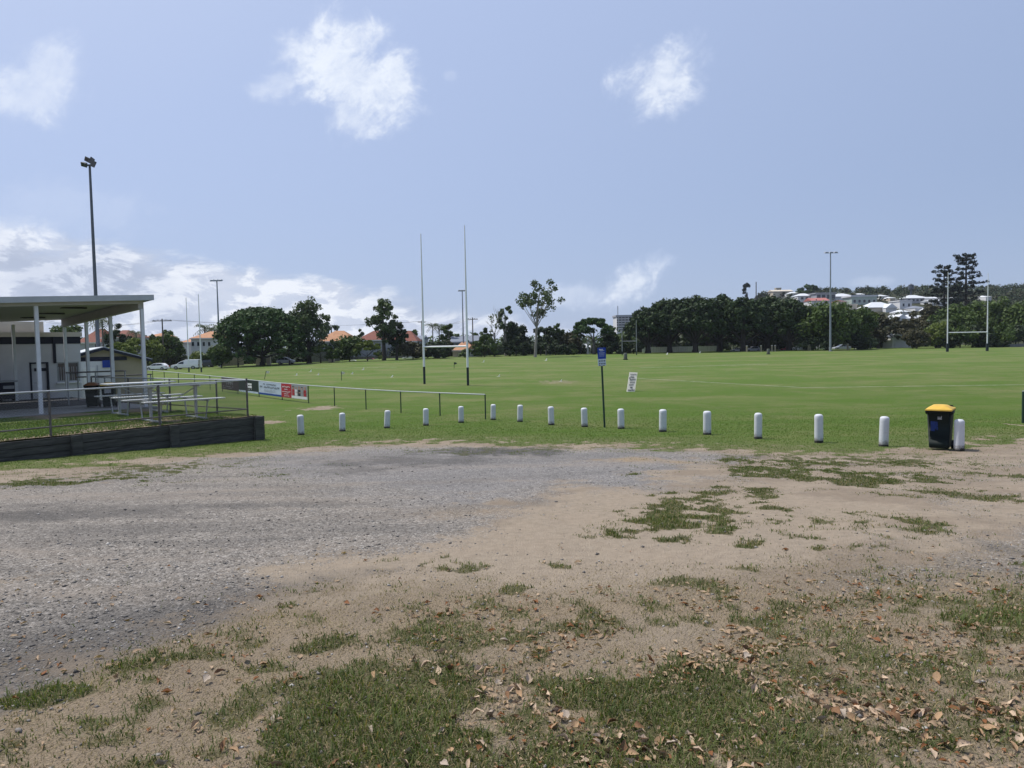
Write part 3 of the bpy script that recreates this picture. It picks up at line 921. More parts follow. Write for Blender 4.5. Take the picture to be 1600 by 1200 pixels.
def stonemat():
    m = bpy.data.materials.new('loose_stone'); m.use_nodes = True
    N = NT(m.node_tree); b = N.n['Principled BSDF']
    g = N.node('ShaderNodeNewGeometry')
    c = N.ramp(g.outputs['Random Per Island'], [(0.0, (0.075, 0.070, 0.064)), (0.5, (0.175, 0.164, 0.150)), (0.85, (0.255, 0.239, 0.219)), (1.0, (0.42, 0.40, 0.37))])
    N.put(b.inputs['Base Color'], c); b.inputs['Roughness'].default_value = 0.9
    b.inputs['Specular IOR Level'].default_value = 0.2
    return m


M['loose_stone'] = stonemat()
X, Y = fan(150000, 2.8, 17)
g, v, s, d, fl, oc, bl = cover(X, Y)
keep = (RNG.uniform(0, 1, len(X)) < np.clip((v - 0.15) * 0.34 + d * 0.50 * (v > 0.4) + 0.05, 0, 1) * (1 - fl) * (1 - 0.85 * sstep(np.hypot(X, Y), 5, 12))) & (fl < 0.3)
X, Y = X[keep], Y[keep]
stones('gravel_stones', X, Y, RNG.gamma(2.4, 0.0028, len(X)).clip(0.003, 0.024) * (0.8 + np.hypot(X, Y) / 40), M['loose_stone'])


def leaf_mesh(k):
    rng = np.random.default_rng(100 + k)
    L, W = 1.0, rng.uniform(0.40, 0.72)
    prof = [0.06, rng.uniform(.5, .9), 1.0, rng.uniform(.45, .95), 0.05]
    bend, curl = rng.uniform(-0.7, 0.9), rng.uniform(0.2, 1.5)
    V = []
    for i, p in enumerate(prof):
        t = i / 4 - 0.5
        zc = bend * (0.25 - t * t) + rng.uniform(-.03, .03)
        for sgn in (-1, 0, 1):
            V.append((t * L, sgn * p * W / 2 * (1 - 0.2 * curl) * rng.uniform(.75, 1.2), zc + abs(sgn) * p * curl * 0.20 + rng.uniform(-.09, .09) + 0.06))
    F = []
    for i in range(4):
        for j in range(2):
            a = i * 3 + j
            F.append((a, a + 3, a + 4, a + 1))
    return np.array(V, float), np.array(F)


LEAF = [leaf_mesh(k) for k in range(8)]


def leaf_density(X, Y):
    w = fbm(X * 2.2, Y * 2.2, 90, 3)
    a = np.degrees(np.arctan2(X, Y))
    k = sstep(-Y, -6.4, -3.6) * sstep(a, -14, 14)
    k = k + 0.09 * sstep(-Y, -8, -4)
    return k * sstep(w, 0.30, 0.68)


X, Y = fan(26000, 2.7, 9.0, 0.62)
keep = RNG.uniform(0, 1, len(X)) < leaf_density(X, Y) * 0.95
X, Y = X[keep], Y[keep]
Sz = (0.018 + RNG.gamma(1.9, 0.011, len(X))).clip(0.018, 0.066)
order = np.argsort(-(Sz / np.hypot(X, Y)))
X, Y, Sz = X[order], Y[order], Sz[order]
LEAFMESH = []
for k in range(8):
    me = np_mesh('fallen_leaf', *LEAF[k], True)
    me.materials.append(M['leaf_litter'])
    LEAFMESH.append(me)


def leafcol(name, c1, c2):
    return mat(name, c1, 0.8, 0.35, 25, spec=0.2, dirt=c2, dirt_amt=0.7)


LM = [leafcol('dead_leaf_pale', (0.46, 0.35, 0.25), (0.26, 0.17, 0.10)), leafcol('dead_leaf_tan', (0.34, 0.225, 0.13), (0.17, 0.095, 0.05)), leafcol('dead_leaf_rust', (0.18, 0.10, 0.052), (0.10, 0.045, 0.028)), leafcol('dead_leaf_grey', (0.36, 0.30, 0.24), (0.2, 0.15, 0.11))]
NB = 290
_lm = []
for k in range(8):
    for q in range(4):
        me = np_mesh('fallen_leaf', *LEAF[k], True)
        me.materials.append(LM[q])
        _lm.append(me)
for i in range(min(NB, len(X))):
    o = link_mesh('fallen_leaf', _lm[random.randrange(8) * 4 + random.choice((0, 0, 1, 1, 1, 2, 3))])
    o.location = (X[i], Y[i], float(gzm(X[i], Y[i])) + 0.006 + random.uniform(0, 0.02))
    o.scale = (Sz[i],) * 3
    o.rotation_euler = (random.uniform(-.8, .8), random.uniform(-.8, .8), random.uniform(0, 6.28))
    tag(o, 'dry curled brown leaf lying on the patchy grass in the foreground', 'leaf', 'fallen leaves scattered over the near ground')
# the rest of the litter
V, F, base = [], [], 0
for i in range(NB, len(X)):
    lv, lf = LEAF[i % 8]
    R = np.array(Matrix.Rotation(random.uniform(0, 6.28), 3, 'Z') @ Matrix.Rotation(random.uniform(-.5, .5), 3, 'X'))
    V.append(lv @ R.T * Sz[i] + np.array([X[i], Y[i], float(gzm(X[i], Y[i])) + 0.008])); F.append(lf + base); base += len(lv)
# crumbs of leaf and bark
if V:
    tag(link_mesh('leaf_litter', np_mesh('leaf_litter', np.concatenate(V), np.concatenate(F), True), M['leaf_litter']), kind='stuff')


# field markings: thin painted strips that follow the ground
def strip(p0, p1, w, name):
    a, b = at(*p0), at(*p1)
    n = 60
    d = (b - a); d.z = 0; L = d.length; d.normalize(); q = Vector((-d.y, d.x, 0))
    V, F = [], []
    for i in range(n + 1):
        p = a + d * (L * i / n)
        for s_ in (-1, 1):
            r = p + q * (s_ * w / 2)
            V.append((r.x, r.y, gzf(r.x, r.y) + 0.02))
    F = [(2 * i, 2 * i + 2, 2 * i + 3, 2 * i + 1) for i in range(n)]
    tag(link_mesh(name, np_mesh(name, np.array(V), np.array(F)), M['line_paint']), kind='structure')


strip((985, 591), (1255, 606), 0.10, 'field_line')
strip((1255, 606), (1640, 601), 0.10, 'field_line')
strip((470, 577), (620, 574), 0.16, 'field_line')
strip((1000, 575), (1200, 569), 0.16, 'field_line')

# ------------------------------------------------------------------ retaining wall and terrace
WV = Vector((-WU.y, WU.x, 0))                    # into the terrace
WRZ = math.atan2(WU.y, WU.x)


def wall_pt(u, v=0.0, z=0.0):
    """u metres back from the right end along the wall, v metres into the terrace"""
    p = WALL_R - WU * u + WV * v
    return Vector((p.x, p.y, z))


def u_of(px):
    """where along the wall a picture column meets it"""
    k = raydir(px, 690).x
    # WALL_R - WU*u : x = k*y
    return (WALL_R.x - k * WALL_R.y) / (WU.x - k * WU.y)


WALL_TOP = 0.90
rw = thing('retaining_wall', 'low dark timber sleeper wall holding up the fenced clubhouse lawn', 'retaining wall', wall_pt(0), WRZ)
post_us = [u_of(403), u_of(272), u_of(119)]
sp = post_us[2] - post_us[1]
post_us += [post_us[2] + sp, post_us[2] + 2 * sp]
for i in range(len(post_us) - 1):
    a, b = post_us[i], post_us[i + 1]
    p = wall_pt((a + b) / 2)
    zb = min(gzf(*wall_pt(a)[:2]), gzf(*wall_pt(b)[:2])) - 0.15
    rows = 4
    h = (WALL_TOP - zb) / rows
    for k in range(rows):
        L = b - a - 0.012
        o = MB().box((0, 0, 0), (L, 0.09, h - 0.012)).build('sleeper', M['sleeper'], rw, bevel=0.006)
        o.location = (-(a + b) / 2, 0.06 + random.uniform(-.008, .008), zb + h * (k + .5) - gzf(*wall_pt(0)[:2]))
        o.rotation_euler = (0, random.uniform(-.0015, .0015), 0)
for i, a in enumerate(post_us):
    p = wall_pt(a)
    zb = gzf(p.x, p.y) - 0.2
    w = 0.27 if i else 0.30
    MB().box((-a + (0.02 if i == 0 else 0), -0.04, (zb + WALL_TOP + .01) / 2 - WALL_R.z), (w, 0.10, WALL_TOP + .01 - zb)).build('wall_post', M['sleeper'], rw, bevel=0.008)
# return of the wall along the far side of the terrace corner
for k in range(4):
    MB().box((0.10, 12, -0.35 + 0.29 * k + (0.90 - WALL_R.z) - 0.66), (0.08, 23.9, 0.28)).build('sleeper', M['sleeper'], rw)


def terrace_sheet(name, us, vs, zfun, m, kind='structure'):
    V, F = [], []
    for v in vs:
        for u in us:
            p = wall_pt(u, v)
            V.append((p.x, p.y, zfun(u, v)))
    nu = len(us)
    for i in range(len(vs) - 1):
        for j in range(nu - 1):
            a = i * nu + j
            F.append((a, a + nu, a + nu + 1, a + 1))
    return V, F


us = np.linspace(0.0, 26, 120); vs = np.concatenate([np.linspace(0.1, 9, 60), np.linspace(9.3, 24, 20)])
V, F = terrace_sheet('terrace_lawn', us, vs, lambda u, v: TERR_Z, M['ground'])
V = np.array(V)
V[:, 2] += (fbm(V[:, 0] * 2, V[:, 1] * 2, 5, 3) - .5) * 0.04
me = np_mesh('terrace_lawn', V, np.array(F), True)
w = fbm(V[:, 0] * .9, V[:, 1] * .9, 31, 4)
vv = (V[:, 0] - WALL_R.x) * WV.x + (V[:, 1] - WALL_R.y) * WV.y
uu = -((V[:, 0] - WALL_R.x) * WU.x + (V[:, 1] - WALL_R.y) * WU.y)
wear = sstep(vv, 1.0, 0.4) * .8 + sstep(w + .25 * sstep(uu, 7, 1) , .62, .78) * .7
gg = np.clip(1.0 - wear, 0, 1)
ca = me.color_attributes.new('cover', 'FLOAT_COLOR', 'POINT')
ca.data.foreach_set('color', np.stack([gg, gg * 0, np.clip(wear, 0, 1), gg * 0], 1).astype(np.float32).ravel())
ca = me.color_attributes.new('cover_more', 'FLOAT_COLOR', 'POINT')
ca.data.foreach_set('color', np.stack([gg * 0 + 1, gg * 0, gg * 0, gg * 0], 1).astype(np.float32).ravel())
tag(link_mesh('terrace_lawn', me, M['ground']), kind='structure')
n = 60000
U_, V_ = RNG.uniform(0, 22, n), RNG.uniform(0.12, 5.5, n)
PX = WALL_R.x - WU.x * U_ + WV.x * V_; PY = WALL_R.y - WU.y * U_ + WV.y * V_
kp = fbm(PX * .9, PY * .9, 31, 4) < .74
PX, PY = PX[kp], PY[kp]
blades('terrace_turf', PX, PY, np.full(len(PX), TERR_Z), RNG.uniform(.02, .06, len(PX)), RNG.uniform(.012, .022, len(PX)), .8, M['grass_field'])

# ------------------------------------------------------------------ chain-link fence on the wall
FZ = TERR_Z
f_top = 0.5 * (zof(85, 614, at(85, 688, z=TERR_Z).y) + zof(395, 594, wall_pt(u_of(396)).y))
fence = thing('chain_link_fence', 'rusty chain-link fence standing on the sleeper wall round the clubhouse lawn', 'fence', wall_pt(0, 0, FZ), WRZ)
fh = f_top - FZ
FV = 0.22
f_posts = [u_of(395), u_of(257), u_of(86)]
d_ = f_posts[2] - f_posts[1]
f_posts += [f_posts[2] + d_, f_posts[2] + 2 * d_]
u0 = f_posts[0]
side_v = [1.7, 4.6, 7.5, 10.4]
for i, u in enumerate(f_posts):
    MB().tube([(-u, FV, -0.1), (-u, FV, fh + (.06 if i == 0 else 0))], .032, 8).build('fence_post', M['rust_post'], fence, True)
for v in side_v:
    MB().tube([(-u0, FV + v, -0.1), (-u0, FV + v, fh)], .03, 8).build('fence_post', M['rust_post'], fence, True)
MB().tube([(-f_posts[-1], FV, fh), (-u0, FV, fh)], .022, 8).build('top_rail', M['galv_light'], fence, True)
MB().tube([(-u0, FV, fh), (-u0, FV + side_v[-1], fh)], .022, 8).build('top_rail', M['galv_light'], fence, True)
MB().tube([(-f_posts[-1], FV, .24), (-u0, FV, .24)], .02, 8).build('bottom_rail', M['rust_post'], fence, True)
MB().tube([(-u0, FV, .24), (-u0, FV + side_v[-1], .24)], .02, 8).build('bottom_rail', M['rust_post'], fence, True)


def chain_link(length, h0, h1, xf, step=0.075, r=0.0036):
    """crossing wires as thin ribbons"""
    mb = MB()
    H = h1 - h0
    k = -H
    while k < length:
        for sgn in (1, -1):
            a0, a1 = max(k, 0), min(k + H, length)
            if a1 <= a0: continue
            z0, z1 = h0 + (a0 - k), h0 + (a1 - k)
            if sgn < 0: z0, z1 = h1 - (a0 - k), h1 - (a1 - k)
            y = 0.004 * sgn
            mb.add([xf(a0 - r, y, z0), xf(a0 + r, y, z0), xf(a1 + r, y, z1), xf(a1 - r, y, z1)], [(0, 1, 2, 3)])
        k += step
    return mb


o = chain_link(f_posts[-1] - u0, .02, fh, lambda a, y, z: (-u0 - a, FV + .03 + y, z)).build('chain_link', M['wire'], fence, kind='stuff')
o = chain_link(side_v[-1], .02, fh, lambda a, y, z: (-u0 - .03 + y, FV + a, z)).build('chain_link', M['wire'], fence, kind='stuff')

# ------------------------------------------------------------------ clubhouse: axes u (front line, to the right and away) and v (to the back left)
A_ = at(62, 648, z=TERR_Z); B_ = at(228, 636.5, z=TERR_Z)
cu = (B_ - A_); cu.z = 0; cu.normalize(); cv = Vector((-cu.y, cu.x, 0))
CRZ = math.atan2(cu.y, cu.x)
club = thing('clubhouse', 'white clubhouse with navy band under a wide grey skillion awning on posts', 'clubhouse', Vector((B_.x, B_.y, TERR_Z)), CRZ)


def loc(px, v):
    """clubhouse u where picture column px crosses the line v behind the front posts"""
    k = raydir(px, 600).x
    o_ = B_ + cv * v
    return (k * o_.y - o_.x) / (cu.x - k * cu.y)


def side_v_of(px, u=0.0):
    k = raydir(px, 560).x
    o_ = B_ + cu * u
    return (k * o_.y - o_.x) / (cv.x - k * cv.y)


def wz(px, py, u, v):
    p = B_ + cu * u + cv * v
    return zof(px, py, p.y) - TERR_Z


VB = side_v_of(103)                                # back row of posts
zf = wz(226, 468, 0, 0)
zl = wz(62, 471, loc(62, 0), 0)
uslope = (zf - zl) / -loc(62, 0)
zb = wz(103, 499, 0, VB)
UL = -16.0
th = 0.20
OV = 0.45                                          # overhang
slope = (zb - zf) / VB


def rz_(v, u=0.0):
    return zf + slope * v + uslope * u


def roof_box(u0, u1, v0, v1, lo, hi):
    a = [(u, v, rz_(v, u) + lo) for u, v in ((u0, v0), (u1, v0), (u1, v1), (u0, v1))]
    b = [(u, v, rz_(v, u) + hi) for u, v in ((u0, v0), (u1, v0), (u1, v1), (u0, v1))]
    return MB().hull8(a, b)


OV = .30
roof = roof_box(UL, OV, -OV, VB + .3, 0.03, 0.10).build('awning_roof', M['roof_metal'], club)
roof_box(UL, OV, -OV, VB + .25, 0.0, 0.027).build('soffit', M['soffit'], roof)
roof_box(UL, OV + .05, -OV - .05, -OV - .004, -0.06, 0.15).build('fascia', M['fascia'], roof)
roof_box(OV + .004, OV + .05, -OV, VB + .3, -0.05, 0.15).build('fascia', M['fascia'], roof)
roof_box(-.10, .10, 0.06, VB + .1, -0.36, -0.004).build('side_beam', M['soffit'], roof)
roof_box(UL, -.14, -.06, .06, -0.16, -0.004).build('front_beam', M['soffit'], roof)
for (px, py) in ((115, 477), (81, 486), (51, 492)):
    # recessed lights in the soffit: where the ray meets the soffit plane
    d = raydir(px, py)
    best = min((abs((CAM_Z + d.z * y - TERR_Z) - rz_((Vector((d.x * y, y, 0)) - B_).dot(cv))), y) for y in np.linspace(24, 50, 521))
    p = Vector((d.x * best[1], best[1], 0)) - B_
    uu_, vv_ = p.dot(cu), p.dot(cv)
    l = MB().box((uu_, vv_, rz_(vv_, uu_) - .03), (.9, .28, .05)).build('soffit_light', M['print_dark'], roof)
# free posts
for (u, v) in [(0, 0), (loc(62, 0), 0), (loc(62, 0) * 2, 0), (0, side_v_of(175)), (0, side_v_of(137)), (0, VB), (loc(25, VB), VB), (loc(25, VB) * 2, VB)]:
    z1 = rz_(v, u) - (0.36 if u == 0 else .16)
    MB().box((u, v, z1 / 2 - .01), (.125, .125, z1 + .02)).build('post', M['post_paint'], club, bevel=.006)


def wall_open(L, h, th, opens, y0):
    """wall along x from 0 to L with real openings (x0,x1,z0,z1)"""
    xs = sorted({0, L, *[o[0] for o in opens], *[o[1] for o in opens]})
    zs = sorted({0, h, *[o[2] for o in opens], *[o[3] for o in opens]})
    mb = MB()
    for i in range(len(xs) - 1):
        # merge full columns where no opening lies
        col = [o for o in opens if o[0] <= xs[i] and o[1] >= xs[i + 1]]
        cuts = [(0, h)] if not col else []
        for o in col:
            cuts = [(0, o[2]), (o[3], h)]
        for z0, z1 in cuts:
            if z1 - z0 > 1e-4:
                mb.box(((xs[i] + xs[i + 1]) / 2, y0 + th / 2, (z0 + z1) / 2), (xs[i + 1] - xs[i], th, z1 - z0))
    return mb


VW = VB + 0.75                                     # building wall behind the back posts
uR = loc(128, VW)
zpar0, zpar1 = wz(110, 519, loc(110, VW), VW), wz(110, 526, loc(110, VW), VW)
zband = wz(110, 537, loc(110, VW), VW)
d0, d1 = loc(47.5, VW), loc(77, VW)
dz = wz(62, 566, loc(62, VW), VW)
w0, w1 = loc(90, VW), loc(125, VW)
wz1, wz0 = wz(107, 565.5, loc(107, VW), VW), wz(107, 596, loc(107, VW), VW)
body = wall_open(uR - UL, zpar1, .2, [(d0 - UL, d1 - UL, 0, dz), (w0 - UL, w1 - UL, wz0, wz1)], VW)
for i in range(len(body.v)):
    body.v[i] = (body.v[i][0] + UL, body.v[i][1], body.v[i][2])
wall = body.build('wall', M['wall_white'], club)
MB().box(((uR + UL) / 2 + .03, VW + .1, (zpar0 + zpar1) / 2), (uR - UL + .12, .34, zpar0 - zpar1)).build('parapet', M['wall_cream'], wall)
MB().box(((uR + UL) / 2 + .01, VW - .012, (zband + zpar1) / 2 - .001), (uR - UL + .03, .02, zpar1 - zband - .004)).build('band', M['navy'], wall)
MB().box(((uR + UL) / 2, VW + 2.5, zpar1 / 2), (uR - UL, 4.58, zpar1 - .05)).build('back_block', M['wall_white'], club)
u76 = loc(76, VW)
ztop = rz_(VW, u76) - .02 + 0.0
MB().box(((u76 + UL) / 2, VW + .6, (zpar0 + ztop) / 2 + .01), (u76 - UL, .5, ztop - zpar0 - .01)).build('clerestory', M['wall_cream'], club)
# navy plinth painted round the base
mb = MB()
pz = max(.12, wz(100, 624.5, loc(100, VW), VW) + .10)
mb.box(((d1 + uR) / 2 + .02, VW - .014, pz / 2 + .002), (uR - d1, .02, pz))
mb.box(((UL + d0) / 2, VW - .014, pz / 2 + .002), (d0 - UL, .02, pz))
# door with frame and nameplate
door = MB().box(((d0 + d1) / 2, VW + .09, dz / 2), (d1 - d0 - .16, .05, dz - .09)).build('door', M['wall_white'], club)
fr = MB()
fr.box((d0 + .035, VW + .06, dz / 2), (.08, .16, dz)); fr.box((d1 - .035, VW + .06, dz / 2), (.08, .16, dz)); fr.box(((d0 + d1) / 2, VW + .06, dz - .035), (d1 - d0 - .15, .16, .07))
fr.build('frame', M['navy'], door)
MB().box(((d0 + d1) / 2 + .05, VW + .05, dz * .80), ((d1 - d0) * .62, .02, dz * .085)).build('nameplate', M['navy'], door)
MB().tube([(d0 + .16, VW + .06, dz * .45), (d0 + .16, VW + .02, dz * .45), (d0 + .26, VW + .02, dz * .45)], .012, 6).build('handle', M['galv'], door)
MB().box((d1 + .28, VW - .03, (dz + zband) / 2 + .25), (.12, .05, 1.5)).build('downpipe', M['navy'], club)
# window
win = MB()
for (cx, cz, sx, sz) in ((w0 + .03, (wz0 + wz1) / 2, .06, wz1 - wz0), (w1 - .03, (wz0 + wz1) / 2, .06, wz1 - wz0), ((w0 + w1) / 2, wz0 + .03, w1 - w0 - .12, .06), ((w0 + w1) / 2, wz1 - .03, w1 - w0 - .12, .06), ((w0 + w1) / 2, (wz0 + wz1) / 2, .06, wz1 - wz0 - .12)):
    win.box((cx, VW + .06, cz), (sx, .1, sz))
win = win.build('window', M['galv'], club)
for s_ in (0, 1):
    x0 = w0 + .06 if s_ == 0 else (w0 + w1) / 2 + .03
    x1 = (w0 + w1) / 2 - .03 if s_ == 0 else w1 - .06
    MB().box(((x0 + x1) / 2, VW + .08, (wz0 + wz1) / 2), (x1 - x0, .02, wz1 - wz0 - .12)).build('pane', M['glass'], win)
    for k in range(4):
        MB().box((x0 + (x1 - x0) * (k + random.uniform(.3, .7)) / 4, VW + .066, (wz0 + wz1) / 2 - .1), ((x1 - x0) / 13, .006, (wz1 - wz0) * .72)).build('blind_slat', M['house_grey'], win)
MB().box(((w0 + w1) / 2, VW - .05, wz0 - .06), (w1 - w0 + .1, .14, .06)).build('sill', M['trim'], win)
# dark floor under the roof and the concrete path at its front
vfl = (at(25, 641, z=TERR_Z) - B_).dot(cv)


def slab(name, u0, u1, v0, v1, z0, z1, m):
    mb = MB()
    cs = [B_ + cu * u + cv * v for u, v in ((u0, v0), (u1, v0), (u1, v1), (u0, v1))]
    mb.hull8([(c.x, c.y, z0) for c in cs], [(c.x, c.y, z1) for c in cs])
    return tag(mb.build(name, m), kind='structure')


slab('concrete_path', UL, .35, -.35, vfl, TERR_Z - .3, TERR_Z + .03, M['concrete'])
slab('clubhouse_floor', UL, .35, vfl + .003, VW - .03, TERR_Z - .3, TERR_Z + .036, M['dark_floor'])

# barbecue trolley by the wall at the far left
p = at(14, 627, z=TERR_Z + .04)
bq = thing('barbecue', 'dark steel barbecue with pale front panel standing left of the clubhouse door', 'barbecue', p, CRZ)
s_ = p.y / FPX
MB().box((0, .3, 16 * s_), (24 * s_, .6, 26 * s_)).build('cabinet', M['navy'], bq, bevel=.02)
MB().box((.02, -.012, 22 * s_), (15 * s_, .02, 5 * s_)).build('front_panel', M['print_grey'], bq)
MB().box((0, .3, 31 * s_), (26 * s_, .66, 3 * s_)).build('top_plate', M['galv'], bq, bevel=.01)
MB().tube([(-11 * s_, .1, 30 * s_), (-11 * s_, .1, 58 * s_)], .05, 8).build('flue', M['rust_post'], bq, True)
for sx in (-1, 1):
    MB().box((sx * 9 * s_, .3, 1.5 * s_), (.06, .5, 3 * s_)).build('leg', M['rubber'], bq)


# handrails beside the path (two frames, seen edge on between the posts)
def frame_rail(name, label, px_list, z_top, v):
    us_ = [loc(px, v) for px in px_list]
    base = B_ + cu * us_[0] + cv * v
    t = thing(name, label, 'handrail', Vector((base.x, base.y, TERR_Z + .03)), CRZ)
    for u in us_:
        MB().tube([(u - us_[0], 0, 0), (u - us_[0], 0, z_top)], .03, 8).build('post', M['galv'], t, True)
    MB().tube([(-.05, 0, z_top), (us_[-1] - us_[0] + .05, 0, z_top)], .032, 8).build('top_rail', M['rust_post'], t, True)
    MB().tube([(0, 0, z_top * .45), (us_[-1] - us_[0], 0, z_top * .45)], .02, 8).build('mid_rail', M['galv'], t, True)
    return t


vr = 4.3
frame_rail('handrail', 'steel handrail in front of the clubhouse window, its top rail dark', [106, 150, 196], wz(150, 582, loc(150, vr), vr), vr)
vr2 = 7.0
frame_rail('handrail', 'steel handrail behind the two bins, farther from the window than the first', [122, 164, 236], wz(180, 588, loc(180, vr2), vr2), vr2)


# ------------------------------------------------------------------ wheelie bins
def wheelie_bin(name, label, base, rz, h, lidmat, detail=0, group=None):
    t = thing(name, label, 'wheelie bin', base, rz, group)
    s = h / 1.07
    W, D = .245 * s, .35 * s
    def sect(z, kx, y0, y1):
        return [(-W * kx, y0, z), (W * kx, y0, z), (W * kx, y1, z), (-W * kx, y1, z)]
    b = MB()
    levels = [(.05, .80, -.25, .24), (.30, .85, -.28, .28), (.62, .91, -.31, .30), (.84, .95, -.33, .32), (.875, .98, -.345, .33)]
    for i in range(len(levels) - 1):
        z0, k0, a0, c0 = levels[i]; z1, k1, a1, c1 = levels[i + 1]
        b.hull8(sect(z0 * s, k0, a0 * s, c0 * s), sect(z1 * s, k1, a1 * s, c1 * s))
    bm_ = bmesh.new()
    me = bpy.data.meshes.new('body'); me.from_pydata(b.v, [], b.f); bm_.from_mesh(me)
    bmesh.ops.remove_doubles(bm_, verts=bm_.verts, dist=1e-5)
    seen = {}
    for f in list(bm_.faces):
        key = tuple(sorted(v.index for v in f.verts))
        seen.setdefault(key, []).append(f)
    for fs in seen.values():
        if len(fs) > 1: bmesh.ops.delete(bm_, geom=fs, context='FACES_ONLY')
    bmesh.ops.recalc_face_normals(bm_, faces=bm_.faces)
    es = [e for e in bm_.edges if len(e.link_faces) == 2 and e.calc_face_angle(0) > 0.8]
    bmesh.ops.bevel(bm_, geom=es, offset=.03 * s, segments=3, affect='EDGES', profile=.5)
    bm_.to_mesh(me); bm_.free()
    for p_ in me.polygons: p_.use_smooth = True
    me.set_sharp_from_angle(angle=math.radians(35))
    link_mesh('body', me, M['bin_green'], t)
    MB().box((0, -.012 * s, .895 * s), (W * 2.10, .76 * s, .055 * s)).build('rim', M['bin_green'], t, True, bevel=.014 * s)
    MB().box((-W * .96, -.10 * s, .845 * s), (.05 * s, .36 * s, .06 * s), top=(1.7, 1.1)).build('flange', M['bin_green'], t, bevel=.008)
    MB().box((W * .96, -.10 * s, .845 * s), (.05 * s, .36 * s, .06 * s), top=(1.7, 1.1)).build('flange', M['bin_green'], t, bevel=.008)
    # lid: low dome with a raised middle panel
    l = MB()
    nx, ny = 12, 12
    gx = np.linspace(-1, 1, nx + 1); gy = np.linspace(-1, 1, ny + 1)
    vs = []
    for y in gy:
        for x in gx:
            e = max(abs(x), abs(y))
            z = .93 + .105 * (1 - abs(x) ** 3.2) * (1 - abs(y) ** 3.0) ** .8 * (0.75 - .25 * y) + (.014 if e < .62 else 0)
            vs.append((x * W * 1.05, -.012 * s + y * .385 * s, z * s))
    fs = [(j * (nx + 1) + i, j * (nx + 1) + i + 1, (j + 1) * (nx + 1) + i + 1, (j + 1) * (nx + 1) + i) for j in range(ny) for i in range(nx)]
    l.add(vs, fs)
    # skirt
    ring = [i for i in range(nx + 1)] + [(j + 1) * (nx + 1) - 1 for j in range(1, ny + 1)] + [ny * (nx + 1) + i for i in range(nx - 1, -1, -1)] + [j * (nx + 1) for j in range(ny - 1, 0, -1)]
    b0 = len(l.v)
    l.v += [(l.v[i][0] * 1.012, l.v[i][1] * 1.008, .902 * s) for i in ring]
    for i in range(len(ring)):
        j = (i + 1) % len(ring)
        l.f.append((ring[j], ring[i], b0 + i, b0 + j))
    l.build('lid', lidmat, t, True)
    h_ = MB().tube([(-W * .8, .36 * s, .93 * s), (-W * .8, .44 * s, .96 * s), (W * .8, .44 * s, .96 * s), (W * .8, .36 * s, .93 * s)], .016 * s, 8)
    h_.build('handle', M['bin_green'], t, True)
    for sx in (-1, 1):
        w_ = MB().tube([(sx * W * .78, .23 * s, .10 * s), (sx * (W * .78 + .055 * s), .23 * s, .10 * s)], .10 * s, 18).build('wheel', M['rubber'], t, True)
    return t, s, W


p = at(1479, 704.5)
sc_h = zof(1479, 629.5, p.y) - p.z
bn, s, W = wheelie_bin('wheelie_bin', 'dark green wheelie bin with yellow lid beside the rightmost bollard', p + Vector((0, .25, 0)), math.radians(-36), sc_h, M['bin_yellow'])


def bin_front(z):
    return float(np.interp(z, [.05, .30, .62, .84], [-.25, -.28, -.31, -.33])) * s


def decal(cx, cz, w, h, m, name, tilt=True, parent=None):
    z = cz * s
    y0, y1 = bin_front(cz - h / 2) - .004, bin_front(cz + h / 2) - .004
    mb = MB().add([((cx - w / 2) * s, y0, (cz - h / 2) * s), ((cx + w / 2) * s, y0, (cz - h / 2) * s), ((cx + w / 2) * s, y1, (cz + h / 2) * s), ((cx - w / 2) * s, y1, (cz + h / 2) * s)], [(0, 1, 2, 3)])
    return mb.build(name, m, parent or bn)


# pale council crest and the faded blue sticker
em = decal(.02, .715, .085, .022, M['print_grey'], 'emblem')
for (dx, dz, w, h) in ((-.03, .745, .018, .05), (.0, .755, .012, .03), (.028, .75, .022, .034), (.0, .733, .05, .014), (.034, .775, .012, .02)):
    decal(.02 + dx, dz, w, h, M['print_grey'], 'emblem_mark', parent=em)
st = decal(-.115, .55, .085, .22, M['sticker_blue'], 'sticker')
for (dx, dz, w, h) in ((.07, .60, .05, .11), (.085, .50, .03, .07), (.055, .535, .02, .09), (.04, .63, .03, .04)):
    decal(-.115 + dx, dz, w, h, M['sticker_blue'], 'sticker_piece', parent=st)

for px, lab, lm in ((139, 'dark wheelie bin with dull red lid under the clubhouse window', M['bin_red']), (165, 'dark wheelie bin with yellow lid and white label behind the picnic tables', M['bin_yellow'])):
    p = at(px, 637.5, z=TERR_Z + .03)
    hh = zof(px, 596, p.y) - p.z
    t, s2, W2 = wheelie_bin('wheelie_bin', lab, p + Vector((0, .3, 0)), math.radians(20), hh, lm)
    if px > 150:
        MB().box((.0, -.335 * s2, .68 * s2), (.24 * s2, .012, .17 * s2)).build('label_sheet', M['print_grey'], t)


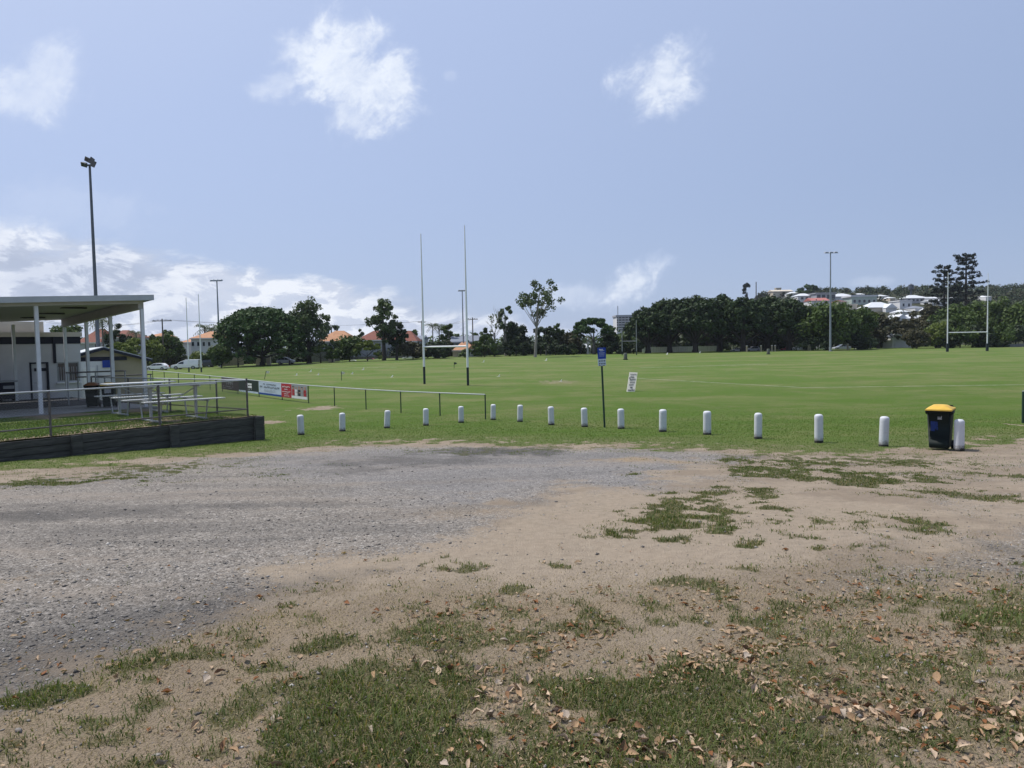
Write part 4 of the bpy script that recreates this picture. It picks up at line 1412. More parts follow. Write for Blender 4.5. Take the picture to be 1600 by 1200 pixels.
# ------------------------------------------------------------------ picnic tables
def picnic_table(label, c, rz, L, h, group):
    t = thing('picnic_table', label, 'picnic table', c, rz, group)
    for k in range(4):
        MB().box((0, (k - 1.5) * .19, h - .02), (L, .17, .04)).build('table_plank', M['aluminium'], t, bevel=.006)
    for sy in (-1, 1):
        for k in range(2):
            MB().box((0, sy * (.82 + (k - .5) * .17), h * .58), (L, .15, .035)).build('seat_plank', M['aluminium'], t, bevel=.006)
    for sx in (-1, 1):
        x = sx * L * .285
        f = MB()
        f.box((x, 0, h * .32), (.07, .07, h * .64)); f.box((x, 0, h - .07), (.05, .7, .05)); f.box((x, 0, h * .58 - .045), (.05, 1.9, .05)); f.box((x, 0, .03), (.06, 1.5, .05))
        f.box((x, 0, h * .78), (.09, .09, .3))
        f.build('leg_frame', M['galv_light'], t)
        for sy in (-1, 1):
            MB().tube([(x, sy * .86, h * .55), (x, sy * .7, .03)], .022, 6).build('seat_leg', M['galv_light'], t, True)
        MB().tube([(x, 0, h * .9), (x - sx * .55, 0, h * .62), (0, 0, h * .56)], .018, 6).build('brace', M['galv_light'], t, True)
    return t


p1 = at(270, 657, z=TERR_Z); h1 = zof(270, 601, p1.y) - TERR_Z
p1 = p1 + cu * .13
picnic_table('near silver picnic table with bench seats just behind the chain-link fence', p1 + cv * .2, CRZ, 123 / FPX * p1.y / 1.0, h1, 'silver picnic tables on the clubhouse lawn')
p2 = at(222, 646, z=TERR_Z); h2 = zof(222, 597.5, p2.y) - TERR_Z
picnic_table('far silver picnic table with bench seats closer to the awning corner post', p2 + cv * .2, CRZ, 103 / FPX * p2.y / 1.0, h2, 'silver picnic tables on the clubhouse lawn')


# ------------------------------------------------------------------ field fence with advertising banners
def ff(px, ptop, pbot, H=1.1):
    """ground point on the field fence line"""
    Y = H * FPX / (pbot - ptop)
    return Y


FPTS = [(758, 616.5, 655), (687, 613, 648), (626, 610, 643), (571.5, 607, 638.5), (522.5, 604.5, 633.5), (482, 602.5, 630)]
g0, g1 = at(758, 655), at(482, 630)
fd = (g1 - g0); fd.z = 0; FL = fd.length; fd.normalize()
frz = math.atan2(fd.y, fd.x)
pf = thing('field_fence', 'low green-posted rail fence along the near touchline carrying advertising banners', 'fence', g0, frz)
fhh = zof(758, 616.5, g0.y) - g0.z


def fu(px):
    k = raydir(px, 620).x
    return (k * g0.y - g0.x) / (fd.x - k * fd.y)


pxs = [758, 687, 626, 571.5, 522.5, 482, 441, 405, 372, 348, 329, 305, 280, 258, 240, 205, 170]
tops = {}
for px in pxs:
    u = fu(px)
    p = g0 + fd * u
    zg = gzf(p.x, p.y) - g0.z
    tops[px] = (u, zg + fhh)
    MB().tube([(u, 0, zg - .1), (u, 0, zg + fhh)], .030, 8).build('post', M['green_post'], pf, True)
us_ = sorted(tops.values())
for i in range(len(us_) - 1):
    MB().tube([(us_[i][0], 0, us_[i][1]), (us_[i + 1][0], 0, us_[i + 1][1])], .028, 8).build('rail', M['galv_light'], pf, True)


def zfence(u):
    return float(np.interp(u, [a for a, b in us_], [b for a, b in us_]))


def banner(px0, px1, label, pieces, drop0=.02, drop1=.82):
    """cloth banner tied under the rail; pieces: (u0,u1,z0,z1,material,name) in parts of its size"""
    a, b = fu(px1), fu(px0)          # a is nearer the camera
    # local x of the banner runs from the right (near) end to the left
    origin = g0 + fd * a
    t = thing('banner', label, 'banner', Vector((origin.x, origin.y, zfence(a) + g0.z)), frz)
    Wd = b - a
    H = fhh * (drop1 - drop0)
    sl = (zfence(b) - zfence(a)) / Wd
    first = None
    lvl = 0
    for (x0, x1, z0, z1, m_, nm) in pieces:
        # x measured from the left edge of the banner as one looks at it
        X0, X1 = Wd * (1 - x1), Wd * (1 - x0)
        Z0, Z1 = -fhh * drop0 - H * z1, -fhh * drop0 - H * z0
        y = .045 if first is None else .058 + lvl * .004
        mb = MB()
        th_ = .012 if first is None else .004
        mb.hull8([(X0, y - th_ / 2, Z0 + sl * X0), (X1, y - th_ / 2, Z0 + sl * X1), (X1, y + th_ / 2, Z0 + sl * X1), (X0, y + th_ / 2, Z0 + sl * X0)],
                 [(X0, y - th_ / 2, Z1 + sl * X0), (X1, y - th_ / 2, Z1 + sl * X1), (X1, y + th_ / 2, Z1 + sl * X1), (X0, y + th_ / 2, Z1 + sl * X0)])
        o = mb.build(nm, M[m_], t if first is None else first)
        if first is None:
            first = o
            # which side faces the camera
        lvl = 0 if nm != 'lettering' else 1
    return t


# which way does +y of the fence face?  fd points away-left, so +y = left of it, towards the clubhouse and the camera
def word(x0, x1, z0, z1, m_, n, seed):
    """row of letter-sized strokes"""
    r = random.Random(seed)
    out = []
    w = (x1 - x0) / n
    for i in range(n):
        if r.random() < .12: continue
        a = x0 + w * i
        out.append((a + w * .08, a + w * .34, z0, z1, m_, 'lettering'))
        k = r.choice((0, .4, .75))
        out.append((a + w * .34, a + w * .85, z0 + (z1 - z0) * k, z0 + (z1 - z0) * min(1, k + .28), m_, 'lettering'))
    return out


banner(348, 375, 'dark brown banner with faint lettering, farthest left on the field fence', [(0, 1, 0, 1, 'banner_brown', 'cloth')] + word(.30, .72, .18, .55, 'print_grey', 4, 1) + word(.1, .7, .68, .74, 'print_grey', 8, 2) + word(.1, .6, .82, .88, 'print_grey', 8, 3))
banner(375, 405, 'dark green banner with a white emblem and pale strip below it', [(0, 1, .0, 1, 'banner_green', 'cloth'), (0, 1, .86, 1, 'banner_pale', 'strip'), (.40, .68, .24, .38, 'print_white', 'emblem'), (.40, .50, .38, .60, 'print_white', 'emblem'), (.56, .68, .42, .62, 'print_white', 'emblem'), (.50, .56, .48, .60, 'print_white', 'emblem')] + word(.40, .70, .68, .74, 'print_white', 6, 5))
banner(406, 441, 'pale blue-white banner with dark lettering and a royal blue foot', [(0, 1, 0, 1, 'banner_pale', 'cloth'), (0, 1, .86, 1, 'banner_royal', 'strip')] + word(.22, .78, .12, .22, 'print_dark', 12, 6) + word(.06, .94, .33, .45, 'print_dark', 14, 7) + word(.25, .75, .56, .62, 'print_grey', 12, 8) + word(.25, .75, .68, .73, 'print_grey', 12, 9))
banner(441, 457, 'red banner panel with rows of white lettering', [(0, 1, 0, 1, 'banner_red', 'cloth')] + word(.12, .88, .16, .27, 'print_white', 6, 10) + word(.34, .66, .34, .44, 'print_white', 3, 11) + word(.08, .92, .54, .62, 'print_white', 8, 12) + word(.28, .72, .70, .77, 'print_white', 5, 13) + word(.2, .8, .84, .91, 'print_white', 6, 14))
ppl = []
for k, (x, m1, m2) in enumerate(((.12, 'print_dark', 'banner_red'), (.30, 'print_grey', 'print_white'), (.50, 'skin', 'print_dark'), (.68, 'print_dark', 'print_grey'), (.86, 'skin', 'banner_red'))):
    ppl += [(x - .075, x + .075, .34, .78, m2, 'figure'), (x - .045, x + .045, .14 + .03 * (k % 2), .34, 'skin', 'figure'), (x - .05, x + .05, .10 + .03 * (k % 2), .19, m1, 'figure'), (x - .03, x + .09, .50, .58, 'skin', 'figure')]
banner(457, 481.5, 'photo banner showing a row of people, rightmost on the field fence', [(0, 1, 0, 1, 'print_grey', 'cloth')] + ppl + [(0, 1, .80, .98, 'print_white', 'strip')])


# ------------------------------------------------------------------ bollards
BOL = [(470.5, 648, 680), (535, 645, 674.5), (604.5, 641, 669.5), (665.5, 638, 665.5), (720.5, 634.5, 661), (770.5, 631.5, 656.5), (812.5, 632.5, 659.5), (861.5, 635, 664.5), (913.5, 637, 667.5), (970.5, 638.5, 670.5), (1035.5, 639.5, 675), (1105, 642, 679.5), (1184.5, 645, 686), (1279.5, 647, 692), (1380.5, 650.5, 698.5), (1498.5, 655, 706)]
BLAB = ['white bollard nearest the end of the sleeper wall, with small black scuffs low down', 'white bollard below the photo banner, second from the sleeper wall',
        'slightly leaning white bollard, third from the sleeper wall', 'white bollard, fourth from the sleeper wall, right of a pale bare patch',
        'white bollard left of the end post of the field fence', 'white bollard immediately right of the end post of the field fence',
        'white bollard, second to the right of the field fence end post', 'white bollard, third to the right of the field fence end post',
        'white bollard just left of the tall sign post', 'white bollard just right of the tall sign post', 'white bollard, second to the right of the tall sign post',
        'white bollard, third to the right of the tall sign post', 'white bollard with grass and black stain climbing its foot', 'white bollard, third one left of the yellow-lidded bin',
        'white bollard immediately left of the yellow-lidded bin', 'white bollard right in front of the yellow-lidded bin, its foot scuffed black']
b0 = thing('bollard', BLAB[0], 'bollard', (0, 0, 0), 0, 'white bollards along the edge of the field')
prof = [(.083, -.1), (.083, .0), (.0845, .08), (.084, .60), (.083, .655), (.074, .685), (.052, .702), (.02, .709)]
MB().lathe(prof, 24).build('post', M['bollard_paint'], b0, True)
MB().lathe([(.086, -.1), (.0868, .045), (.0866, .055)], 24).build('base_band', M['bollard_base'], b0, True)
for i, (px, t_, b_) in enumerate(BOL):
    o = b0 if i == 0 else copy_tree(b0)
    o['label'] = BLAB[i]
    p = at(px, b_ - .5)
    h = zof(px, t_, p.y) - p.z
    o.location = p
    o.scale = (1, 1, h / .709)
    w_ = (0.0755 if i < 15 else .08) * 2
    o.scale.x = o.scale.y = (11.0 if i < 8 else 11.2) / 32.5 * (b_ - t_) * p.y / FPX / .168 * (.84 if i > 11 else .95)
    o.rotation_euler = (random.uniform(-.04, .04), random.uniform(-.03, .03) + (-.05 if i == 2 else 0), random.uniform(0, 6))
# scuff marks of the last bollard
sc_o = MB()
for k in range(26):
    a = math.radians(random.uniform(235, 330)); z = abs(random.gauss(0, .05)) + .03
    r = .0868
    w = random.uniform(.012, .03)
    sc_o.add([(r * math.cos(a), r * math.sin(a), z), (r * math.cos(a + w * 8), r * math.sin(a + w * 8), z), (r * math.cos(a + w * 7), r * math.sin(a + w * 7), z + w * 1.6), (r * math.cos(a + w), r * math.sin(a + w), z + w * 1.3)], [(0, 1, 2, 3)])
o.rotation_euler = (0, 0, 0)
sc_o.build('scuff', M['bollard_base'], o, kind='stuff')

# ------------------------------------------------------------------ sign post and leaning board
p = at(945, 668)
top = at(940, 571, Y=p.y)
sg = thing('parking_sign', 'blue sign over a white panel on a leaning dark green pole', 'sign', p)
MB().tube([(0, 0, -.2), tuple(top - p + Vector((-.01, 0, .55)))], .036, 8).build('pole', M['green_post'], sg, True)
k = p.y / FPX
lean = math.atan2((940 - 945), 97) * .4
pl = MB().box((0, 0, 0), (13 * k, .012, 17.5 * k)).build('sign_plate', M['sign_blue'], sg, bevel=.004)
pl.location = at(940, 552, Y=p.y) - p + Vector((0, -.05, 0)); pl.rotation_euler = (0, -.03, math.radians(6))
for (x, z, w, h) in ((-.2, .36, .5, .05), (.05, .27, .62, .03), (-.1, .20, .4, .025), (.05, .08, .75, .02), (-.02, 0, .7, .02), (.02, -.08, .72, .02), (-.04, -.16, .66, .02), (.0, -.26, .7, .02)):
    MB().box((x * 6 * k, -.009, z * 17 * k), (w * 12 * k, .003, h * 17 * k)).build('lettering', M['print_white'] if h > .025 else M['banner_pale'], pl)
p2_ = MB().box((0, 0, 0), (12.6 * k, .012, 10.5 * k)).build('sign_plate', M['banner_pale'], sg, bevel=.004)
p2_.location = at(940.3, 566.2, Y=p.y) - p + Vector((0, -.05, 0)); p2_.rotation_euler = (0, -.03, math.radians(6))
for r in range(2):
    for c in range(4):
        MB().box(((c - 1.5) * 2.8 * k, -.009, (.22 - r * .42) * 10 * k), (1.2 * k, .003, 2.2 * k)).build('symbol', M['print_dark'], p2_)
        MB().box(((c - 1.5) * 2.8 * k + .5 * k, -.009, (.22 - r * .42) * 10 * k + .5 * k), (1.0 * k, .0032, .8 * k)).build('symbol', M['print_dark'], p2_)
for dx in (-.32, .22):
    MB().box((dx * 12 * k, -.012, -4.9 * k), (2.4 * k, .02, 1.0 * k)).build('clamp', M['print_dark'], p2_)

# board stuck in the turf, leaning to the right
pb = at(984, 612)
bd = thing('leaning_board', 'cream handwritten board leaning to the right in the grass behind the bollards', 'sign board', pb)
k = pb.y / FPX
c4 = [(979 - 984, 0), (992 - 984, 0), (998.5 - 984, 29), (986 - 984, 30)]
q = [((x + (0.019 * z)) * k, z * .55 * k, z * k * 1.0) for x, z in c4]
mb = MB().hull8([(x, y, z) for x, y, z in q], [(x, y + .05, z) for x, y, z in q])
board = mb.build('board', M['board_cream'], bd)
rr_ = random.Random(3)
for row, (n_, s0, s1) in enumerate(((5, .14, .9), (4, .18, .66), (6, .14, .86), (4, .2, .8), (4, .16, .7), (3, .3, .6), (7, .1, .9))):
    t_ = .93 - row * .135
    for i in range(n_):
        f = s0 + (s1 - s0) * (i + .5) / n_
        x = (-5 + 13 * f + 6.8 * t_) * k; z = 29.5 * t_ * k; yb = .55 * z - .014
        w, h = .62 * k, (1.7 + rr_.random() * .9) * k
        MB().box((x, yb - .55 * h, z - h / 2), (w, .01, h), shift=(.25 * k, .55 * h)).build('lettering', M['print_dark'], board)
        zc = h * rr_.choice((.15, .5, .85))
        MB().box((x + .55 * k, yb - .55 * zc - .55 * .25 * k - .002, z - zc), (1.0 * k, .01, .5 * k), shift=(0, .55 * .5 * k)).build('lettering', M['print_dark'], board)
MB().box((2 * k, .10 + 9 * k, 10 * k), (.05, .05, 24 * k)).build('stake', M['timber_pole'], bd)

# green post at the right edge of the picture
p = at(1598.5, 661)
gp = thing('steel_post', 'dark green steel post in a bare patch right of the bin', 'post', p)
h = zof(1598.5, 612, p.y) - p.z
MB().tube([(0, 0, -.1), (0, 0, h)], .045, 10).build('post', M['green_post'], gp, True)
MB().lathe([(.047, h), (.047, h + .02), (.02, h + .035)], 10).build('cap', M['galv'], gp, True)


# ------------------------------------------------------------------ goalposts
def goal(label, bases, tops, bar, pad, r0, r1, Y=None, bar_on=True, rp=1.6, m_='goal_white'):
    P = [at(*b) if Y is None else ground(b[0], Y) for b in bases]
    t = thing('goalposts', label, 'goalposts', P[0], 0, 'rugby goalposts on the field')
    for i in (0, 1):
        q = P[i] - P[0]
        hz = zof(tops[i][0], tops[i][1], P[i].y) - P[i].z
        hb = zof(bases[i][0], bar[i], P[i].y) - P[i].z
        hp = zof(bases[i][0], pad[i], P[i].y) - P[i].z
        MB().tube([q + Vector((0, 0, -.1)), q + Vector((0, 0, hb * 1.6)), q + Vector((0, 0, hz))], [r0, r0, r1], 10).build('upright', M[m_], t, True)
        MB().tube([q + Vector((0, 0, -.05)), q + Vector((0, 0, hp))], r0 * rp, 12).build('post_pad', M['goal_pad'], t, True)
        if i == 0: b0_ = q + Vector((0, 0, hb))
        else: b1_ = q + Vector((0, 0, hb))
    if bar_on:
        MB().tube([b0_, b1_], r0 * .8, 10).build('crossbar', M[m_], t, True)
    return t


goal('tall white goalposts nearest the camera with dark foot sleeves, left of centre', [(663.3, 600), (731.3, 602.3)], [(657, 365), (727.5, 352)], [542, 541], [573, 574], .085, .035, rp=1.12)
goal('pair of thin grey uprights at the far left in front of the parked vans', [(295.3, 581.3), (314.7, 581.6)], [(289, 465), (308.6, 460)], [560, 560], [574, 574], .07, .04, bar_on=False, rp=1.3)
goal('white goalposts with a low crossbar at the far right below the tall pines', [(1480.2, 546.2), (1542.4, 544.6)], [(1480.5, 425), (1542.7, 427)], [519.8, 518.8], [536.5, 536.5], .080, .035, Y=108, rp=2.4)
goal('small faint goalposts in front of the fig trees at mid-field distance', [(972.2, 552), (994.6, 551)], [(971.5, 505), (994.2, 500)], [533.2, 533], [549, 549], .065, .04, Y=122, rp=1.1, m_='galv')


# ------------------------------------------------------------------ light poles
def light_pole(label, px, Y, base_py, top, n_lamps, spread, lamp, r0, m_, group='field light poles', heads=None):
    p = ground(px, Y)
    t = thing('light_pole', label, 'light pole', p, 0, group)
    q = at(top[0], top[1], Y=Y) - p
    q.x = 0; q.y = 0
    MB().tube([(0, 0, -.2), q * .5, q], [r0, r0 * .75, r0 * .5], 12).build('pole', m_, t, True)
    MB().lathe([(r0 * 1.9, -.1), (r0 * 1.9, .06), (r0 * 1.2, .08)], 12).build('base_plate', M['galv'], t)
    MB().box((0, 0, q.z), (spread, .10, .10)).build('cross_arm', m_, t)
    for i in range(n_lamps):
        x = (i - (n_lamps - 1) / 2) * spread / max(1, n_lamps - 1)
        dx, dz, rx, ry = heads[i] if heads else (0, 0, 0.5, 0)
        lm = MB()
        w, d, h = lamp
        lm.hull8([(-w * .3, -d / 2 * .6, -h / 2), (w * .3, -d / 2 * .6, -h / 2), (w * .3, d / 2 * .6, -h / 2), (-w * .3, d / 2 * .6, -h / 2)], [(-w / 2, -d / 2, h / 2), (w / 2, -d / 2, h / 2), (w / 2, d / 2, h / 2), (-w / 2, d / 2, h / 2)])
        o = lm.build('floodlight', m_, t, bevel=.02)
        o.location = (x + dx, -.2, q.z + dz); o.rotation_euler = (math.radians(200) if not heads else rx, ry, 0)
        MB().box((0, 0, h / 2 + .006), (w * .9, d * .9, .01)).build('lens', M['glass'], o)
    return t


light_pole('tallest dark light pole with clustered floodlights, rising behind the clubhouse awning', 157, 55, 600, (141.5, 258), 4, .36, (.46, .34, .24), .16, M['pole_steel'],
           heads=[(-.06, .02, 2.2, .3), (.10, .34, 1.9, .5), (.22, .26, 1.7, -.9), (.22, .02, 1.8, -1.1)])
light_pole('light pole at the left end of the domed tree, two arms of lamps', 344, 118, 570, (338.6, 438), 3, 1.25, (.7, .5, .22), .17, M['pole_light'])
light_pole('light pole seen close beside the right upright of the near goalposts', 724.5, 138, 558, (722.3, 454), 3, .95, (.6, .4, .22), .16, M['pole_light'])
light_pole('light pole standing before the fig trees on the right half', 1297.3, 122, 548, (1297.2, 394.5), 3, 1.5, (.7, .5, .2), .17, M['pole_light'])


def utility_pole(label, px, Y, top, arm, m_='timber_pole', r=.14):
    p = ground(px, Y)
    t = thing('utility_pole', label, 'utility pole', p, math.radians(12), 'timber power poles beyond the field')
    h = zof(px, top, Y) - p.z
    MB().tube([(0, 0, -.2), (0, 0, h)], [r, r * .7], 8).build('pole', M[m_], t, True)
    MB().box((0, -.12, h - .35), (arm, .1, .12)).build('cross_arm', M[m_], t)
    for k in (-.42, -.2, .2, .42):
        MB().lathe([(.05, h - .28), (.07, h - .2), (.03, h - .12)], 8, (k * arm, -.12, 0)).build('insulator', M['house_grey'], t)
    return t, p + Vector((0, 0, h - .12))


UP = [utility_pole('timber power pole standing right of the awning corner, before the yellow-green trees', 256.5, 122, 498, 3.0), utility_pole('timber power pole right of the near goalposts', 739.5, 146, 496, 2.0), utility_pole('thin far power pole left of the near goalposts', 660, 172, 501, 1.8)]
cab = thing('power_line', 'thin power cables strung between the far poles left of centre', 'power line', UP[0][1])
far_l = at(60, 500, Y=118)
for a, b in ((far_l, UP[0][1]), (UP[0][1], UP[2][1]), (UP[2][1], UP[1][1])):
    for off in (-.6, .6):
        pts = []
        for i in range(17):
            t_ = i / 16
            q = a.lerp(b, t_) + Vector((off, 0, -1.0 * 4 * t_ * (1 - t_))) - UP[0][1]
            pts.append(q)
        MB().tube(pts, .022, 4, False).build('cable', M['pole_steel'], cab)
utility_pole('slim dark mast on the hill skyline beside the lone bunya tree', 1181.5, 400, 440.5, .5, 'timber_pole', .32)

M['litter_drum'] = mat('litter_drum', (0.11, 0.12, 0.10), 0.8, 0.2, 4)
# ------------------------------------------------------------------ bins, flags and markers on the field
for px, py, top, lab, Y in ((977.3, 561.6, 551.0, 'grey-green litter bin with black foot alone on the far field', 100), (1200.5, 550.2, 541.5, 'grey-green litter bin in front of the fig trees with a black foot', 112)):
    p = ground(px, Y)
    t = thing('litter_bin', lab, 'litter bin', p, 0, 'litter bins on the far field')
    h = (py - top) * Y / FPX
    MB().lathe([(h * .26, 0), (h * .27, h * .2), (h * .27, h * .86), (h * .22, h * .97), (h * .1, h)], 14).build('drum', M['litter_drum'], t, True)
    MB().lathe([(h * .36, -.05), (h * .36, h * .10), (h * .28, h * .14)], 14).build('foot', M['rubber'], t, True)
for i, (bx, by, tx, ty, lab) in enumerate(((413, 592.5, 416, 579.5, 'leaning corner flag post left of the photo banner'), (533.6, 594.5, 533.4, 580.5, 'thin upright corner flag post midway along the near field'), (709.5, 575.5, 709.6, 566, 'short dark flag post between the goalposts and beyond them'))):
    p = at(bx, by)
    t = thing('corner_flag', lab, 'corner flag', p)
    q = at(tx, ty, Y=p.y) - p
    MB().tube([(0, 0, -.05), q], .03, 6).build('stick', M['green_post'], t, True)
    MB().add([q + Vector((.02, 0, 0)), q + Vector((.30, .02, -.06)), q + Vector((.28, .02, -.20)), q + Vector((.0, 0, -.26)), q + Vector((.02, .02, 0)), q + Vector((.30, .04, -.06)), q + Vector((.28, .04, -.20)), q + Vector((.0, .02, -.26))], [(0, 1, 2, 3), (7, 6, 5, 4), (0, 4, 5, 1), (1, 5, 6, 2), (2, 6, 7, 3)]).build('flag', M['board_cream'] if i < 2 else M['goal_pad'], t)
mk0 = thing('field_marker', 'small white foam marker lying on the field', 'field marker', (0, 0, 0), 0, 'white foam markers along the field lines')
MB().box((0, 0, .13), (.10, .09, .30), top=(1, 1), shift=(.16, 0)).build('foam_block', M['goal_white'], mk0, bevel=.01)
MB().box((.0, 0, .008), (.5, .3, .016)).build('base_sheet', M['board_cream'], mk0)
MKL = ['field marker farthest left, right of the leaning corner flag', 'field marker left of the thin upright corner flag', 'field marker just right of the thin upright corner flag, nearer one', 'field marker right of the thin upright corner flag, farther one', 'field marker a little beyond the two leftmost ones', 'field marker midway between the thin corner flag and the near goalposts',
       'field marker right of the near goalposts, nearer one', 'field marker right of the near goalposts, far one', 'field marker on the bare patch left of the tall sign post', 'field marker far off below the tall gum', 'field marker far off in front of the white fence, left one', 'field marker far off in front of the white fence, right one']
for i, (x, y) in enumerate(((463, 586.5), (497, 586), (550, 584.5), (567, 578), (485, 581), (612, 589.5), (779, 588.5), (755, 566), (876, 596), (853, 563.5), (1042, 554), (1093, 551.5))):
    o = mk0 if i == 0 else copy_tree(mk0)
    o['label'] = 'small white ' + MKL[i]
    p = at(x, y)
    o.location = p; o.rotation_euler = (0, 0, random.uniform(-.7, .7)); k = min(p.y, 110) / 105
    o.scale = (k, k, k)

# ------------------------------------------------------------------ trees
def rand_dirs(n, rng):
    d = rng.normal(0, 1, (n, 3))
    return d / np.linalg.norm(d, axis=1)[:, None]


def leaf_cloud(C, Rb, n_per, size, rng, squash=0.75, up=0.35, droop=0.0, aspect=0.55):
    """leaf-shaped faces spread through the volume of every clump"""
    C = np.asarray(C, float); Rb = np.asarray(Rb, float)
    idx = np.repeat(np.arange(len(C)), n_per)
    n = len(idx)
    d = rand_dirs(n, rng)
    r = Rb[idx] * rng.uniform(0.0, 1.0, n) ** 0.42 * rng.uniform(.85, 1.12, n)
    P = C[idx] + d * r[:, None] * np.array([1, 1, squash])
    N = d * 0.7 + rand_dirs(n, rng) * 0.8 + np.array([0, 0, up])
    N /= np.linalg.norm(N, axis=1)[:, None]
    T_ = np.cross(N, rand_dirs(n, rng)); T_[:, 2] -= droop
    T_ /= np.linalg.norm(T_, axis=1)[:, None] + 1e-9
    B_2 = np.cross(N, T_)
    s = size * rng.uniform(.6, 1.35, n)
    a = T_ * s[:, None]; b = B_2 * (s * aspect)[:, None]
    V = np.stack([P - a, P - b + N * (s * .12)[:, None], P + a, P + b + N * (s * .12)[:, None]], 1)
    F = np.arange(n * 4).reshape(n, 4)
    return V.reshape(-1, 3), F


def crown_blobs(style, rx, rz, n, rng):
    """clump centres (relative to the crown's centre) and clump radii"""
    if style == 'dome':                       # wide umbrella: clumps on a flattened cap, some hanging at the rim
        a = rng.uniform(0, 6.283, n); t = np.sqrt(rng.uniform(0, 1, n))
        x, y = t * np.cos(a), t * np.sin(a)
        z = np.sqrt(np.maximum(0, 1 - t ** 2)) * 1.0 - 0.35
        z = z - rng.uniform(0, 0.55, n) * (rng.uniform(0, 1, n) < .45) * (0.4 + t)
        C = np.stack([x * rx * .92, y * rx * .92, z * rz], 1)
        R = rng.uniform(.11, .20, n) * rx
    elif style == 'gum':                      # open crown: separate clumps on limbs, gaps between
        d = rand_dirs(n, rng)
        C = d * rng.uniform(.45, .95, n)[:, None] * np.array([rx, rx, rz])
        R = rng.uniform(.15, .27, n) * rx
    elif style == 'tall':
        d = rand_dirs(n, rng)
        C = d * rng.uniform(.3, .95, n)[:, None] * np.array([rx, rx, rz])
        C[:, :2] *= (1.0 - 0.35 * (C[:, 2:] / rz))
        R = rng.uniform(.20, .34, n) * rx
    elif style == 'fig':                      # many short upright knobs over a dense mass
        d = rand_dirs(n, rng)
        d[:, 2] = np.abs(d[:, 2]) * 1.25 - .45
        C = d * rng.uniform(.66, .98, n)[:, None] * np.array([rx, rx, rz])
        R = rng.uniform(.13, .24, n) * rx
    else:                                     # round
        d = rand_dirs(n, rng)
        C = d * rng.uniform(.35, .85, n)[:, None] * np.array([rx, rx, rz])
        R = rng.uniform(.22, .38, n) * rx
    return C, R


def place_tree(px, top, Y, base=None):
    p = ground(px, Y)
    h = zof(px, top, Y) - p.z
    return p, h


def tree(name, label, px, top, wpx, Y, style='round', leaf='leaf_mid', bark='bark_dark', crown_lo=0.25, n=26, per=90, size=None, trunk_r=None, group=None, seed=None, lean=0.0, limbs=6):
    rng = np.random.default_rng(seed if seed is not None else abs(hash((round(px * 7), round(top * 3), Y))) % 100000)
    p, h = place_tree(px, top, Y)
    rx = wpx / 2 * Y / FPX
    t = thing(name, label, 'tree', p, 0, group)
    lo = h * crown_lo
    rz = (h - lo) / 2
    cz = lo + rz
    C, R = crown_blobs(style, rx, rz, n, rng)
    if style == 'dome':
        rz = (h - lo)
        C[:, 2] = C[:, 2] / max(1e-6, 1) * 1.0
        zmin, zmax = C[:, 2].min(), C[:, 2].max()
        C[:, 2] = (C[:, 2] - zmin) / (zmax - zmin) * (h - lo - R.mean() * .6) - 0 
        cz = lo + R.mean() * .2
    else:
        C[:, 2] = np.clip(C[:, 2], -rz + R * .5, rz - R * .6)
    C = C + np.array([lean, 0, cz])
    size = size or max(.16, Y / FPX * 2.3)
    V, F = leaf_cloud(C, R, per, size, rng, .8 if style != 'dome' else .55, .35, aspect=.6)
    link_mesh('crown', np_mesh('crown', V, F), M[leaf], t)
    tr = trunk_r or max(.10, h * .022)
    mb = MB()
    topz = min(cz + rz * .3, h * .8)
    mb.tube([(0, 0, -.3), (lean * .2 + .05, 0, lo * .6), (lean * .6, .05, cz - rz * .3), (lean, 0, topz)], [tr * 1.35, tr, tr * .75, tr * .35], 7)
    far_ = sorted(range(len(C)), key=lambda i: -np.hypot(C[i][0] - lean, C[i][1]))[:limbs * 2]
    for i in far_[::2]:
        z0 = lo * .75 + (C[i][2] - lo) * .25
        z0 = max(h * .12, z0)
        mb.tube([(lean * .4, 0, z0), ((C[i][0] + lean * .4) * .55, C[i][1] * .55, (z0 + C[i][2]) / 2 + .1), tuple(C[i])], [tr * .36, tr * .24, tr * .10], 5)
    mb.build('trunk', M[bark], t, True)
    return t


def palm(label, px, top, Y, r, trunk_w=.16, lean=0.0, group='palms among the far trees', leafm='leaf_palm', nf=15):
    rng = np.random.default_rng(int(px * 13 + top))
    p, h = place_tree(px, top, Y)
    t = thing('palm_tree', label, 'palm tree', p, 0, group)
    h = h - r * .45
    MB().tube([(0, 0, -.2), (lean * .3, 0, h * .5), (lean, 0, h)], [trunk_w * 1.2, trunk_w, trunk_w * .8], 7).build('trunk', M['bark_grey'], t, True)
    Vs, Fs, b = [], [], 0
    for k in range(nf):
        a = 6.283 * k / nf + rng.uniform(-.25, .25)
        e = rng.uniform(-.25, 1.15)
        L = r * rng.uniform(.85, 1.1)
        pts = []
        for i in range(8):
            s = i / 7
            pts.append(np.array([lean + math.cos(a) * L * s * math.cos(e * (1 - .3 * s)), math.sin(a) * L * s * math.cos(e * (1 - .3 * s)), h + L * (math.sin(e) * s - .62 * s * s)]))
        side = np.array([-math.sin(a), math.cos(a), 0])
        for i in range(7):
            for sg in (-1, 1):
                w = L * .30 * math.sin(math.pi * min(.95, (i + .9) / 8)) ** .7
                q0, q1 = pts[i], pts[i + 1]
                tip = (q0 + q1) / 2 + side * sg * w + (q1 - q0) * .8 + np.array([0, 0, -w * .55])
                Vs += [q0, q0 * .45 + q1 * .55, tip]; Fs.append((b, b + 1, b + 2)); b += 3
    link_mesh('crown', np_mesh('crown', np.array(Vs), np.array(Fs)), M[leafm], t)
    return t


